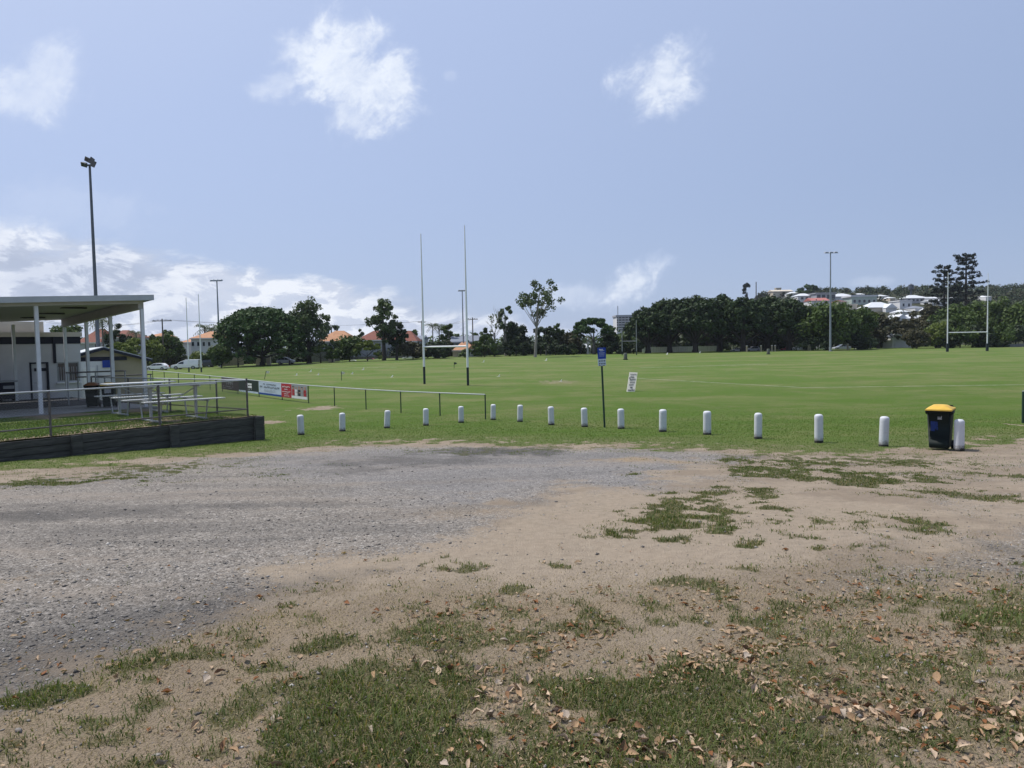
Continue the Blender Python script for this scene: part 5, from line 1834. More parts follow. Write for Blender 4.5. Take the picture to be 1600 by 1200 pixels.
def pine(label, px, top, wpx, Y, base_py=None, gap=.85, group='tall dark pines on the right', seed=1, lo=.22):
    """hoop-pine habit: level whorls of limbs with leafy ends, gaps of sky between"""
    rng = np.random.default_rng(seed)
    p, h = place_tree(px, top, Y)
    t = thing('pine_tree', label, 'pine tree', p, 0, group)
    W = wpx / 2 * Y / FPX
    mb = MB().tube([(0, 0, -.3), (0.1, 0, h * .5), (0, 0, h * .98)], [h * .022, h * .016, h * .005], 8)
    C, R = [], []
    z = h * lo
    while z < h * .985:
        f = (z - h * lo) / (h * (1 - lo))
        reach = W * (1.0 if f < .35 else (1 - (f - .35) / .65 * .62)) * rng.uniform(.75, 1.12)
        nb = 6
        a0 = rng.uniform(0, 6.28)
        for k in range(nb):
            a = a0 + 6.283 * k / nb + rng.uniform(-.3, .3)
            L = reach * rng.uniform(.45, 1.15)
            up = L * rng.uniform(-.02, .28)
            e = np.array([math.cos(a) * L, math.sin(a) * L, z + up])
            mb.tube([(0, 0, z), tuple(e * np.array([.6, .6, 0]) + np.array([0, 0, z + up * .3])), tuple(e)], [h * .005, h * .004, h * .002], 4, False)
            for s in (.62, .82, 1.0):
                if rng.random() < (.65 if s < .7 else .9):
                    C.append([e[0] * s + rng.normal(0, .08) * W * .3, e[1] * s + rng.normal(0, .08) * W * .3, z + up * s * s + rng.uniform(.0, .05) * h * .3])
                    R.append(W * rng.uniform(.07, .125) * (0.7 + .5 * s))
        z += gap * rng.uniform(.8, 1.4) * h / 19
    V, F = leaf_cloud(C, R, 22, max(.16, Y / FPX * 1.7), rng, .7, .3, aspect=.5)
    link_mesh('crown', np_mesh('crown', V, F), M['leaf_pine'], t)
    mb.build('trunk', M['bark_dark'], t, True)
    return t


def bare_tree(label, px, top, Y, spread):
    rng = random.Random(5)
    p, h = place_tree(px, top, Y)
    t = thing('bare_tree', label, 'tree', p)
    mb = MB()

    def grow(a, d, L, r, lv):
        b = a + d * L
        mb.tube([a, a.lerp(b, .5) + Vector((rng.uniform(-.05, .05) * L,) * 3), b], [r, r * .8, r * .6], 5, False)
        if lv == 0: return
        for k in range(3 if lv > 1 else 4):
            nd = (d + Vector((rng.uniform(-1, 1), rng.uniform(-1, 1), rng.uniform(-.1, .6))) * spread).normalized()
            grow(a.lerp(b, rng.uniform(.5, 1)), nd, L * rng.uniform(.5, .72), r * .5, lv - 1)
    grow(Vector((0, 0, -.2)), Vector((0, 0, 1)), h * .55, h * .016, 4)
    mb.build('trunk', M['bark_grey'], t, True)
    rg = np.random.default_rng(4)
    C = [(rg.normal(0, h * .10), rg.normal(0, h * .1), h * rg.uniform(.5, .9)) for _ in range(9)]
    V, F = leaf_cloud(C, [h * .06] * 9, 14, .2, rg)
    link_mesh('crown', np_mesh('crown', V, F), M['leaf_gum'], t)


def shrub(label, px, top, wpx, Y, leaf, group, n=14, per=70, seed=None):
    rng = np.random.default_rng(seed or int(px * 17 + top))
    p, h = place_tree(px, top, Y)
    rx = wpx / 2 * Y / FPX
    t = thing('shrub', label, 'shrub', p, 0, group)
    C, R = crown_blobs('round', rx, h * .5, n, rng)
    C[:, 2] = np.clip(C[:, 2] + h * .5, h * .12, h * .85)
    V, F = leaf_cloud(C, R, per, max(.16, Y / FPX * 2.2), rng, .85)
    link_mesh('foliage', np_mesh('foliage', V, F), M[leaf], t)
    MB().tube([(0, 0, -.2), (.05, 0, h * .5)], [.12, .05], 6).build('stem', M['bark_dark'], t, True)
    return t


# --- left side
G1 = 'trees behind the clubhouse and car park'
tree('leafy_tree', 'dark green tree showing in the gap between the awning and the clubhouse parapet', 105, 501, 56, 140, 'round', 'leaf_mid', group=G1)
palm('feathery palm standing right behind the tallest light pole', 163, 488, 120, 2.6, .14)
tree('leafy_tree', 'dark leaning tree between the palm and the awning corner post', 188, 505, 40, 128, 'gum', 'leaf_dark', n=20, group=G1, lean=-1.0)
tree('leafy_tree', 'small dark tree right of the leaning one, before the orange roofs', 203, 512, 34, 130, 'round', 'leaf_dark', n=18, group=G1)
palm('short palm peeping over the trees beside the awning corner post', 215, 512, 126, 1.9, .14)
tree('lime_tree', 'yellow-green spreading tree right behind the gable of the beige shed', 183, 535, 60, 100, 'dome', 'leaf_lime', n=34, per=60, group=G1, crown_lo=.2)
tree('lime_tree', 'yellow-green tree at the awning corner post, behind the white hatchback', 219, 529, 58, 116, 'dome', 'leaf_lime', n=36, per=60, group=G1, crown_lo=.2)
tree('lime_tree', 'bright green tree left of the first timber power pole', 243, 527, 44, 121, 'round', 'leaf_lime', group=G1, crown_lo=.15)
tree('leafy_tree', 'bright mid-green tree right of the first timber power pole, behind the van', 268, 521, 50, 124, 'round', 'leaf_mid', group=G1, crown_lo=.12, n=34)
tree('leafy_tree', 'rounded dark tree rising over the orange roof left of the far uprights', 262, 514, 30, 150, 'round', 'leaf_mid', group=G1)
tree('leafy_tree', 'rounded dark tree beside the awning corner post, above the yellow-green ones', 236, 514, 28, 150, 'round', 'leaf_mid', group=G1)
palm('palm spreading above the two-storey orange-roofed house', 322, 503, 138, 2.6, .15)
palm('second palm above the two-storey house, nearer the light pole', 333, 505, 140, 2.3, .15)
tree('shade_tree', 'huge dark domed shade tree spreading over parked cars on the left', 410, 481, 136, 116, 'dome', 'leaf_rain', 'bark_dark', .10, 420, 70, .24, .45, limbs=14, seed=21)
tree('shade_tree', 'lower right shoulder of dark foliage leaning out from under the domed tree', 452, 521, 58, 112, 'dome', 'leaf_rain', n=70, per=55, crown_lo=.25, seed=3)
shrub('green hedge in front of the two-storey grey house', 312, 551, 46, 121, 'leaf_lime', 'hedges along the far left car park', 26, 60)
shrub('darker hedge beside the delivery van, left of the light pole', 330, 549, 34, 120, 'leaf_mid', 'hedges along the far left car park', 22, 60)
shrub('yellow-green hedge right behind the white hatchback', 238, 545, 40, 120, 'leaf_lime', 'hedges along the far left car park', 24, 60)
tree('shade_tree', 'lower left shoulder of dark foliage hanging out from under the domed tree', 372, 524, 62, 113, 'dome', 'leaf_rain', n=70, per=55, crown_lo=.22, seed=9)
tree('leafy_tree', 'small mid-green tree under the left edge of the domed tree', 346, 538, 46, 111, 'round', 'leaf_mid', group=G1, crown_lo=.1)
tree('tall_tree', 'tall dark upright tree with a thick trunk right of the domed tree', 483, 463, 66, 119, 'tall', 'leaf_gum', 'bark_dark', .20, 84, 60, .22, .34, seed=8)
tree('gum_tree', 'thin open gum tree behind the tall upright tree, over the orange roof', 519, 493, 42, 165, 'gum', 'leaf_gum', 'bark_grey', .4, 20, 60, seed=5)
G2 = 'small street trees along the far left touchline'
tree('street_tree', 'small bright tree before the grey fence, right of the thick trunk', 501, 538, 44, 117, 'dome', 'leaf_mid', group=G2, n=30, per=60, crown_lo=.28)
tree('street_tree', 'small bright tree with a fork at the right end of the grey fence', 519, 543, 26, 116, 'round', 'leaf_mid', group=G2, n=16, crown_lo=.25)
tree('street_tree', 'broad dark green street tree left of the tall two-stemmed tree', 546, 524, 54, 119, 'round', 'leaf_mid', group=G2, n=36, crown_lo=.12)
tree('street_tree', 'yellow-green street tree touching the tall two-stemmed tree', 574, 532, 44, 117, 'dome', 'leaf_lime', group=G2, n=34, per=60, crown_lo=.15)
tree('leafy_tree', 'little pale tree standing alone behind the red-brown roofs', 566, 511, 11, 190, 'round', 'leaf_gum', n=10, per=50, crown_lo=.3)
tree('tall_tree', 'tall two-stemmed tree with open top left of the near goalposts', 600, 467, 52, 120, 'gum', 'leaf_gum', 'bark_dark', .28, 52, 60, .22, .30, seed=17)
tree('tall_tree', 'shorter second stem with dark foliage just right of the two-stemmed tree', 620, 500, 40, 121, 'tall', 'leaf_dark', 'bark_dark', .25, 30, 70, .24, .2, seed=18)
tree('leafy_tree', 'round tree topping the red roof between the two-stemmed tree and goalposts', 645, 510, 25, 160, 'round', 'leaf_mid', n=18, crown_lo=.4)
G3 = 'dark trees behind the near goalposts'
tree('leafy_tree', 'dull grey-green bushy tree left of the left goal upright', 645, 532, 50, 122, 'round', 'leaf_brown', group=G3, crown_lo=.1, n=32)
tree('leafy_tree', 'dark bushy tree right of the left goal upright, under the crossbar', 684, 530, 56, 124, 'round', 'leaf_dark', group=G3, crown_lo=.1, n=34)
palm('left one of two thin palms between the goal uprights', 677, 502, 150, 2.0, .12)
palm('right one of two thin palms between the goal uprights', 687, 504, 152, 1.8, .12)
tree('leafy_tree', 'lumpy open tree right of the two thin palms, over the grey roof', 702, 506, 34, 150, 'gum', 'leaf_mid', 'bark_grey', .35, 22, 70, seed=9)
tree('leafy_tree', 'brownish-green bushy tree in front of the low orange roof', 698, 531, 26, 132, 'round', 'leaf_brown', n=18, crown_lo=.1, group=G3)
tree('leafy_tree', 'dark shrubby treetop beyond the second power pole', 741, 521, 26, 190, 'round', 'leaf_dark', n=12, crown_lo=.3)
tree('leafy_tree', 'bright green tree hiding the right gable of the low orange-roofed house', 757, 524, 42, 128, 'dome', 'leaf_mid', n=36, per=60, crown_lo=.12)
tree('leafy_tree', 'pale green treetop left of the bare tree', 758, 513, 24, 150, 'gum', 'leaf_gum', n=14, crown_lo=.4)
bare_tree('nearly leafless thin tree left of the tall gum', 773, 486, 130, .75)
tree('gum_tree', 'open gum with two tufts at its top between the bare tree and tall gum', 790, 472, 30, 134, 'gum', 'leaf_gum', 'bark_pale', .40, 17, 60, seed=31)
tree('leafy_tree', 'dense dark tree left of the tall gum trunk', 806, 500, 48, 136, 'tall', 'leaf_dark', n=44, crown_lo=.05)
tree('gum_tree', 'tallest pale-trunked gum with an open tufted crown at centre', 836, 432, 76, 121, 'gum', 'leaf_gum', 'bark_pale', .40, 30, 62, .21, .20, seed=52, lean=.9, limbs=9)
tree('gum_tree', 'drooping grey-green gum just right of the tall gum trunk', 853, 503, 44, 136, 'gum', 'leaf_dark', 'bark_grey', .2, 30, 60, seed=13)
tree('leafy_tree', 'narrow tree with a bushy top second right of the tall gum', 873, 504, 22, 138, 'round', 'leaf_mid', n=16, crown_lo=.3)
tree('leafy_tree', 'brownish tree between the narrow tree and the umbrella-shaped tree', 889, 517, 46, 139, 'round', 'leaf_brown', n=28, crown_lo=.1)
tree('umbrella_tree', 'dark umbrella-shaped tree above the small white house at centre', 928, 497, 68, 134, 'dome', 'leaf_rain', 'bark_grey', .38, 66, 55, .26, .3, seed=6)
tree('leafy_tree', 'mid-green tree below the distant apartment tower', 970, 519, 52, 138, 'round', 'leaf_mid', n=34, crown_lo=.1)
tree('leafy_tree', 'dark tree left of the fig row, right of the umbrella-shaped tree', 951, 521, 34, 136, 'round', 'leaf_dark', n=24, crown_lo=.05)
G4 = 'dark shrubs along the far centre boundary'
for i, (x, tp, w, lf, lab) in enumerate(((752, 541, 26, 'leaf_mid', 'low green shrub right of the right goal upright'), (772, 535, 34, 'leaf_dark', 'dark shrub under the bare tree'), (797, 530, 34, 'leaf_dark', 'dark shrub left of the tall gum foot'),
                                         (820, 532, 26, 'leaf_dark', 'dark shrub touching the foot of the tall gum'), (845, 527, 34, 'leaf_dark', 'dark shrub right of the tall gum foot'), (868, 530, 30, 'leaf_dark', 'dark shrub second right of the tall gum foot'),
                                         (889, 533, 24, 'leaf_dark', 'dark shrub left of the small white house'), (897, 545, 14, 'leaf_lime', 'small yellow-green bush in front of the small white house'), (944, 535, 34, 'leaf_dark', 'dark shrub right of the small white house'),
                                         (969, 534, 34, 'leaf_dark', 'dark shrub behind the small faint goalposts'), (990, 533, 34, 'leaf_dark', 'dark shrub at the left foot of the fig row'),
                                         (660, 546, 30, 'leaf_dark', 'dark low shrub just left of the near left goal upright'), (687, 547, 22, 'leaf_dark', 'dark low shrub between the goal uprights, left of the gabled house'), (727, 545, 22, 'leaf_mid', 'clipped green hedge in front of the gabled house'))):
    shrub(lab, x, tp, w, 131 if x > 740 else 127, lf, G4)
# --- fig row
G5 = 'dense dark fig trees in a row'
FIG = [(1012, 478, 62, 'first and lowest dark fig at the left end of the fig row'), (1046, 463, 74, 'second dark fig from the left end of the fig row'), (1086, 459, 80, 'third dark fig from the left, below the highest knobs of the row'),
       (1124, 459, 74, 'middle dark fig of the row, above the right end of the white fence'), (1161, 461, 74, 'dark fig right of the row middle, below the bunya tree on the hill'), (1199, 459, 78, 'dark fig second from the right end of the row'), (1233, 464, 66, 'last dark fig at the right end of the row, left of the light pole')]
for i, (x, tp, w, lab) in enumerate(FIG):
    tree('fig_tree', lab, x, tp - 3, w * 1.12, 133 + (i % 2) * 4, 'fig', 'leaf_fig', 'bark_dark', .09, 150, 85, .26, .5, group=G5, seed=60 + i, limbs=10)
for i, (x, tp, w, lab) in enumerate(((1030, 500, 60, 'dark lower fig behind the left half of the white fence'), (1105, 500, 80, 'dark lower fig behind the right half of the white fence'), (1180, 500, 90, 'dark lower fig in the second row behind the parked cars'), (1240, 500, 70, 'dark lower fig in the second row near the light pole'))):
    tree('fig_tree', lab, x, tp, w, 146, 'fig', 'leaf_fig', 'bark_dark', .05, 70, 80, .32, .4, group='lower figs behind the fig row', seed=80 + i)
# --- right of the light pole
G6 = 'mixed trees along the right boundary'
R_T = [(1292, 470, 104, 130, 'round', 'leaf_mid', .10, 80, 'broad mid-green tree behind the light pole on the right half'), (1341, 478, 66, 133, 'round', 'leaf_mid', .08, 48, 'dark green tree right of the light pole, beside the broad one'),
       (1372, 487, 56, 138, 'gum', 'leaf_brown', .15, 40, 'brownish open tree left of the white-roofed carport'), (1398, 494, 40, 142, 'gum', 'leaf_brown', .3, 24, 'thin brownish tree standing right above the carport'),
       (1428, 496, 48, 137, 'gum', 'leaf_brown', .25, 30, 'sparse brown-green tree right of the carport roof'), (1446, 476, 56, 150, 'gum', 'leaf_brown', .1, 44, 'tall brownish tree below the left pine'),
       (1490, 474, 70, 142, 'round', 'leaf_mid', .08, 50, 'green tree between the right goal uprights, below the pines'), (1528, 466, 66, 150, 'round', 'leaf_mid', .06, 50, 'green tree behind the crossbar of the right goalposts'),
       (1562, 463, 70, 146, 'round', 'leaf_mid', .06, 54, 'green tree just right of the right goalposts'), (1606, 460, 76, 142, 'round', 'leaf_mid', .06, 54, 'green tree cut by the right edge of the picture'),
       (1660, 462, 80, 140, 'round', 'leaf_mid', .06, 50, 'green tree just outside the right picture edge'), (1720, 466, 80, 140, 'round', 'leaf_dark', .06, 50, 'dark tree farther outside the right picture edge')]
for (x, tp, w, Y, st, lf, lo, n, lab) in R_T:
    tree('leafy_tree', lab, x, tp, w, Y, st, lf, 'bark_dark', lo, n, 80, .28, .26, group=G6)
for i, (x, tp, w, lf, lab) in enumerate(((1432, 510, 46, 'leaf_brown', 'yellow-green shrub right of the carport wall'), (1462, 500, 50, 'leaf_lime', 'palm-like yellowish shrub left of the left goal upright'), (1500, 505, 60, 'leaf_mid', 'green shrub under the crossbar, left half'),
                                         (1530, 508, 50, 'leaf_dark', 'dark shrub under the crossbar, right half'), (1566, 504, 56, 'leaf_mid', 'green shrub right of the right goal upright'), (1600, 506, 50, 'leaf_dark', 'dark shrub at the right picture edge'), (1480, 526, 40, 'leaf_dark', 'dark low bush at the foot of the left goal upright'), (1545, 530, 60, 'leaf_dark', 'dark low bush at the foot of the right goal upright'),
                                         (1345, 522, 50, 'leaf_dark', 'dark shrub between light pole and carport'), (1270, 525, 60, 'leaf_dark', 'dark shrub left of the right light pole'))):
    shrub(lab, x, tp, w, 129, lf, 'shrubs along the right boundary', 24, 70)
palm('squat palm among the trees left of the right goalposts', 1466, 493, 134, 2.9, .2)
pine('shorter left pine of the tall pair on the right skyline', 1474, 413, 56, 190, seed=3, lo=.30)
pine('taller right pine of the tall pair on the right skyline', 1508, 397.5, 60, 196, seed=4, lo=.30)
tree('bunya_tree', 'small lone umbrella-topped bunya tree on the hill skyline behind the figs', 1168, 443, 16, 395, 'dome', 'leaf_pine', n=26, per=26, crown_lo=.5, size=.7, trunk_r=.4)

# far band of treetops closing the horizon
def wood(name, x0, x1, Y0, Y1, n, topf, rmin, rmax, leaf, per=26, lsize=None, seed=5, avoid=None):
    rng = np.random.default_rng(seed)
    C, R = [], []
    for _ in range(n):
        Y = rng.uniform(Y0, Y1); px = rng.uniform(x0, x1)
        x = raydir(px, 540).x * Y
        r = rng.uniform(rmin, rmax)
        z = gzf(x, Y)
        if avoid and avoid(px, Y): continue
        tall = topf(px) * rng.uniform(.55, 1.05)
        for q in range(3):
            C.append((x + rng.normal(0, r * .45), Y + rng.normal(0, r * .45), z + max(r * .5, tall - r * .8) * (.45 + .28 * q)))
            R.append(r * rng.uniform(.6, 1.0))
    V, F = leaf_cloud(C, R, per, lsize or .5, rng, .85)
    return tag(link_mesh(name, np_mesh(name, V, F), M[leaf]), kind='stuff')


wood('far_treetops', -250, 1010, 175, 260, 260, lambda x: 6.0, 2.2, 4.2, 'leaf_mid', 26, .5)
wood('boundary_undergrowth', 480, 1000, 139, 150, 90, lambda x: 3.2, 1.2, 2.2, 'leaf_dark', 40, .35, 8)


# ------------------------------------------------------------------ buildings
def house(name, label, x0, x1, top, eave, base_py, Y, wallm, roofm, style='hip', depth=9, rz=0.0, windows=(), cat='house', group=None, gable_front=False, base_z=None):
    a = at(x0, eave, Y=Y); b = at(x1, eave, Y=Y)
    c = (a + b) / 2
    W = (b - a).length
    g = gzf(c.x, c.y)
    zb_ = g - .3
    ze = c.z
    zt = zof((x0 + x1) / 2, top, Y)
    t = thing(name, label, cat, Vector((c.x, c.y, zb_)), rz, group)
    H = ze - zb_
    wl = MB().box((0, depth / 2, H / 2), (W * .94, depth - .5, H)).build('wall', M[wallm], t)
    R = zt - ze
    o = W / 2
    if style == 'hip':
        k = min(o * .75, depth * .42)
        vs = [(-o, -.1, 0), (o, -.1, 0), (o, depth + .1, 0), (-o, depth + .1, 0), (-o + k, depth / 2, R), (o - k, depth / 2, R)]
        fs = [(0, 1, 5, 4), (2, 3, 4, 5), (1, 2, 5), (3, 0, 4), (3, 2, 1, 0)]
    elif style == 'gable_x':                    # ridge along the facade
        vs = [(-o, -.1, 0), (o, -.1, 0), (o, depth + .1, 0), (-o, depth + .1, 0), (-o, depth / 2, R), (o, depth / 2, R)]
        fs = [(0, 1, 5, 4), (2, 3, 4, 5), (1, 2, 5), (3, 0, 4), (3, 2, 1, 0)]
    elif style == 'gable_y':                    # gable end towards the field
        vs = [(-o, -.3, 0), (o, -.3, 0), (o, depth, 0), (-o, depth, 0), (0, -.3, R), (0, depth, R)]
        fs = [(0, 1, 4), (2, 3, 5), (1, 2, 5, 4), (3, 0, 4, 5), (3, 2, 1, 0)]
    else:                                       # flat
        vs, fs = [], []
    if vs:
        vs = [(x, y, z + H) for x, y, z in vs]
        roof_ = MB().add(vs, fs).build('roof', M[roofm], t)
        MB().box((0, -.13, H - .10), (W * 1.005, .06, .16)).build('gutter', M['trim'], roof_)
    else:
        roof_ = MB().box((0, depth / 2, H + max(.15, R) / 2), (W * 1.03, depth, max(.15, R))).build('roof', M[roofm], t)
    for (wx0, wx1, wy0, wy1) in windows:
        s = Y / FPX
        cx = ((wx0 + wx1) / 2 - (x0 + x1) / 2) * s; cz = zof((wx0 + wx1) / 2, (wy0 + wy1) / 2, Y) - zb_
        w, h = (wx1 - wx0) * s, (wy1 - wy0) * s
        y = .25
        fr_ = MB()
        for (qx, qz, qw, qh) in ((cx - w / 2, cz, .08, h + .08), (cx + w / 2, cz, .08, h + .08), (cx, cz + h / 2, w - .08, .08), (cx, cz - h / 2, w - .08, .08)):
            fr_.box((qx, y - .03, qz), (qw, .1, qh))
        fr_ = fr_.build('window', M['trim'], t)
        MB().box((cx, y - .01, cz), (w - .08, .04, h - .08)).build('pane', M['glass'], fr_)
    return t, W, H


def win_row(x0, x1, y0, y1, n, fill=.6):
    w = (x1 - x0) / n
    return [(x0 + w * (i + .5 - fill / 2), x0 + w * (i + .5 + fill / 2), y0, y1) for i in range(n)]


# beige shed with the white annex and blue sign behind the clubhouse
def shed():
    Y = 48.0
    ap0 = ground(165, Y)
    rz = math.radians(33)
    e_ = Vector((math.cos(rz), math.sin(rz), 0))

    def lx(px):
        k = raydir(px, 560).x
        return (k * ap0.y - ap0.x) / (e_.x - k * e_.y)

    def lz(px, py):
        return zof(px, py, ap0.y + e_.y * lx(px)) - ap0.z
    t = thing('shed', 'beige gabled shed with a dark band and blue sign behind the clubhouse', 'shed', ap0, rz)
    L, R_ = lx(98), lx(229)
    za, zt, ze = lz(98, 563), lz(165, 545.5), lz(229, 563)
    w = MB().prism([(L, -.6), (R_, -.6), (R_, ze), (0, zt), (L, za)], 0, 11).build('wall', M['wall_beige'], t)
    rf = MB()
    for (x0, z0, x1, z1) in ((L - .3, za - .02, 0, zt + .04), (0, zt + .04, R_ + .3, ze - .02)):
        rf.hull8([(x0, -.35, z0), (x1, -.35, z1), (x1, 11.3, z1), (x0, 11.3, z0)], [(x0, -.35, z0 + .12), (x1, -.35, z1 + .12), (x1, 11.3, z1 + .12), (x0, 11.3, z0 + .12)])
    rf = rf.build('roof', M['roof_metal'], t)
    brg = MB()
    for (x0, z0, x1, z1) in ((L - .3, za - .12, 0, zt - .06), (0, zt - .06, R_ + .3, ze - .12)):
        brg.hull8([(x0, -.40, z0), (x1, -.40, z1), (x1, -.36, z1), (x0, -.36, z0)], [(x0, -.40, z0 + .17), (x1, -.40, z1 + .17), (x1, -.36, z1 + .17), (x0, -.36, z0 + .17)])
    brg.build('bargeboard', M['navy'], rf)
    xb = lx(198)
    z0, z1 = lz(165, 563.5), lz(165, 557.5)
    MB().box(((L + xb) / 2, -.04, (z0 + z1) / 2), (xb - L, .06, z1 - z0)).build('band', M['navy'], w)
    x1 = lx(177)
    zt2 = lz(150, 564.5)
    an = MB().box(((L + x1) / 2, -.35, zt2 / 2 - .3), (x1 - L, .55, zt2 + .6)).build('annex', M['wall_white'], t)
    MB().box(((lx(128) + lx(147)) / 2, -.64, zt2 * .44), (lx(147) - lx(128), .03, zt2 * .86)).build('door_panel', M['house_white'], an)
    MB().box((lx(150), -.64, zt2 * .46), (.05, .03, zt2 * .9)).build('joint', M['house_grey'], an)
    cx, cz, ww, hh = (lx(158) + lx(173)) / 2, (lz(165, 574) + lz(165, 563)) / 2, lx(173) - lx(158), lz(165, 563) - lz(165, 574)
    bs = MB().box((cx, -.68, cz), (ww, .04, hh)).build('blue_sign', M['sign_blue'], an)
    for k, (w_, dz) in enumerate(((.7, .28), (.8, .1), (.6, -.1), (.75, -.28))):
        MB().box((cx, -.704, cz + dz * hh), (w_ * ww * .9, .004, .05 * hh)).build('lettering', M['sticker_blue'], bs)


shed()
house('house', 'orange-roofed house behind the palm and tallest light pole, left one', 118, 158, 513, 535, 550, 135, 'house_grey', 'tile_red', 'hip', windows=[(146, 150, 537, 545)])
house('house', 'orange hip-roofed house between the shed gable and awning corner post', 157, 196, 515, 527, 550, 132, 'house_grey', 'tile_red', 'hip', windows=[(168, 172, 531, 536), (180, 184, 531, 536)])
house('house', 'low orange roof showing among trees right of the awning corner post', 226, 250, 520, 526, 545, 160, 'house_cream', 'tile_orange', 'hip')
house('house', 'two-storey grey house with orange hip roof left of the domed tree', 296, 338, 517, 528, 560, 128, 'house_white', 'tile_orange', 'hip', windows=win_row(296, 330, 534, 541, 4, .55))
house('house', 'low orange-tiled wing left of the two-storey grey house', 280, 300, 527, 534.5, 560, 131, 'house_white', 'tile_orange', 'hip')
house('house', 'grey-walled house with broad orange roof behind the grey paling fence', 493, 551, 516, 533, 562, 134, 'house_grey', 'tile_orange', 'hip', windows=[(512, 518, 538, 543)])
house('house', 'dark red hip roof left of the tall two-stemmed tree', 555, 614, 516, 531, 560, 140, 'house_grey', 'tile_red', 'hip', windows=win_row(570, 600, 536, 541, 2, .3))
house('house', 'dark red hip roof right of the tall two-stemmed tree', 612, 652, 516, 533, 560, 142, 'house_grey', 'tile_red', 'hip')
house('house', 'slate-grey gabled roof just right of the red roof', 636, 662, 524, 530, 560, 150, 'house_grey', 'tile_grey', 'gable_x')
house('house', 'blue-grey roofed house behind the right goal upright', 703, 748, 524, 533.5, 557, 146, 'house_grey', 'tile_grey', 'gable_x')
house('house', 'low house with orange tiled roof seen under the crossbar', 706, 742, 534, 547, 558, 134, 'house_cream', 'tile_orange', 'hip', windows=[(716, 722, 550, 555), (726, 730, 550, 555)])
house('house', 'small grey gable wing at the right end of the low orange-roofed house', 731, 747, 537, 545, 558, 131, 'house_grey', 'tile_orange', 'gable_y', depth=5, windows=[(735, 741, 548, 554)])
house('house', 'white-walled annex seen between the goal uprights under the trees', 674, 692, 541, 546, 559, 133, 'house_white', 'tile_grey', 'flat', windows=[(677, 681, 549, 553)])
house('house', 'small white house under the umbrella-shaped tree at centre', 903, 924, 537, 543, 556, 141, 'house_white', 'roof_white', 'gable_x', windows=[(908, 912, 545, 550), (915, 919, 545, 550)])
MBp = thing('porch_post', 'white porch post standing before the small white house', 'post', ground(918.5, 136))
MB().box((0, 0, 1.1), (.28, .28, 2.4)).build('post', M['house_white'], MBp); MB().box((0, 0, 2.36), (.4, .4, .12)).build('cap', M['trim'], MBp)

# apartment tower far behind
Y = 420
t, W, H = house('apartment_tower', 'distant white apartment tower with dark balconies and a mast, left of the fig row', 963, 990, 492, 494.5, 560, Y, 'house_white', 'house_grey', 'flat', depth=16, cat='apartment tower')
s = Y / FPX
for k in range(6):
    z = H - (1.6 + 3.8 * k) * s
    b_ = MB().box((0, .05, z), (W * .94, .5, 1.5 * s)).build('balcony_recess', M['navy'], t)
    for j in range(5):
        MB().box(((j - 2) * W * .19, -.25, z), (W * .035, .3, 1.52 * s)).build('fin', M['house_white'], b_)
MB().box((W * .1, 6, H + 1.3 * s), (W * .5, 6, 2.2 * s)).build('plant_room', M['house_grey'], t)
MB().tube([(-W * .35, 4, H), (-W * .35, 4, H + 17 * s)], .22, 6).build('mast', M['pole_light'], t, True)

# the hill: houses one by one
HILL_H = []


def hill_house(label, x0, x1, top, eave, base_py, wallm, roofm, style='hip', windows=(), depth=None):
    p = at((x0 + x1) / 2, base_py)
    Y = min(max(p.y, 260), 520)
    HILL_H.append((x0, x1, Y))
    return house('hill_house', label, x0, x1, top, eave, base_py, Y, wallm, roofm, style, depth=depth or 10, windows=windows, group='houses on the hill to the right')


hill_house('pale hilltop building with a square turret left of the domed hill tree', 1207, 1240, 452, 455, 466, 'house_cream', 'house_cream', 'gable_x')
hill_house('small beige turret house at the left end of the hill skyline', 1213, 1221, 449.5, 451, 466, 'house_cream', 'house_cream', 'flat', depth=4)
hill_house('grey-white hill house right under the domed hill tree', 1246, 1274, 457.5, 462, 472, 'house_white', 'roof_white', 'hip', win_row(1250, 1272, 464, 468, 3))
hill_house('pinkish building frame under construction beside the right light pole', 1275, 1307, 457, 458.5, 472, 'house_grey', 'house_grey', 'flat', win_row(1276, 1306, 460, 467, 4, .8))
hill_house('hill house with pink-red metal roof left of the right light pole', 1268, 1297, 464.5, 469.5, 478, 'house_white', 'roof_pink', 'gable_x')
hill_house('hilltop house with long white roof just right of the right light pole', 1304, 1337, 457.5, 463, 470, 'house_white', 'roof_white', 'hip')
hill_house('long pale green hill house with white window strips', 1330, 1372, 461, 463.5, 476, 'house_green', 'roof_white', 'flat', win_row(1332, 1370, 468, 473, 5, .55))
hill_house('large hill house with big stepped white roof at mid slope', 1355, 1402, 471, 480, 487, 'house_cream', 'roof_white', 'hip')
hill_house('white-roofed gabled wing left of the white box house', 1384, 1402, 474, 481, 488, 'house_white', 'roof_white', 'gable_y')
hill_house('white cube-like house right of the large stepped roof', 1406, 1426, 469, 470.5, 483, 'house_white', 'house_white', 'flat', win_row(1408, 1425, 474, 479, 2, .4))
hill_house('hilltop house with white hip roof and dark verandah below the mast', 1416, 1452, 460, 465.5, 474, 'house_grey', 'roof_white', 'hip', win_row(1418, 1450, 467, 471, 5, .7))
hill_house('white roof on the skyline right of the dark-verandah house', 1446, 1470, 463, 466, 474, 'house_white', 'roof_white', 'gable_x')
hill_house('low white roof left of the pines', 1456, 1486, 467, 470, 478, 'house_white', 'roof_white', 'gable_x')
hill_house('small white-walled house below the white box house', 1409, 1424, 483, 487, 494, 'house_white', 'roof_white', 'hip')
hill_house('lowest hill house with a row of white gables, left part', 1396, 1424, 491, 500, 506, 'house_white', 'roof_white', 'gable_y')
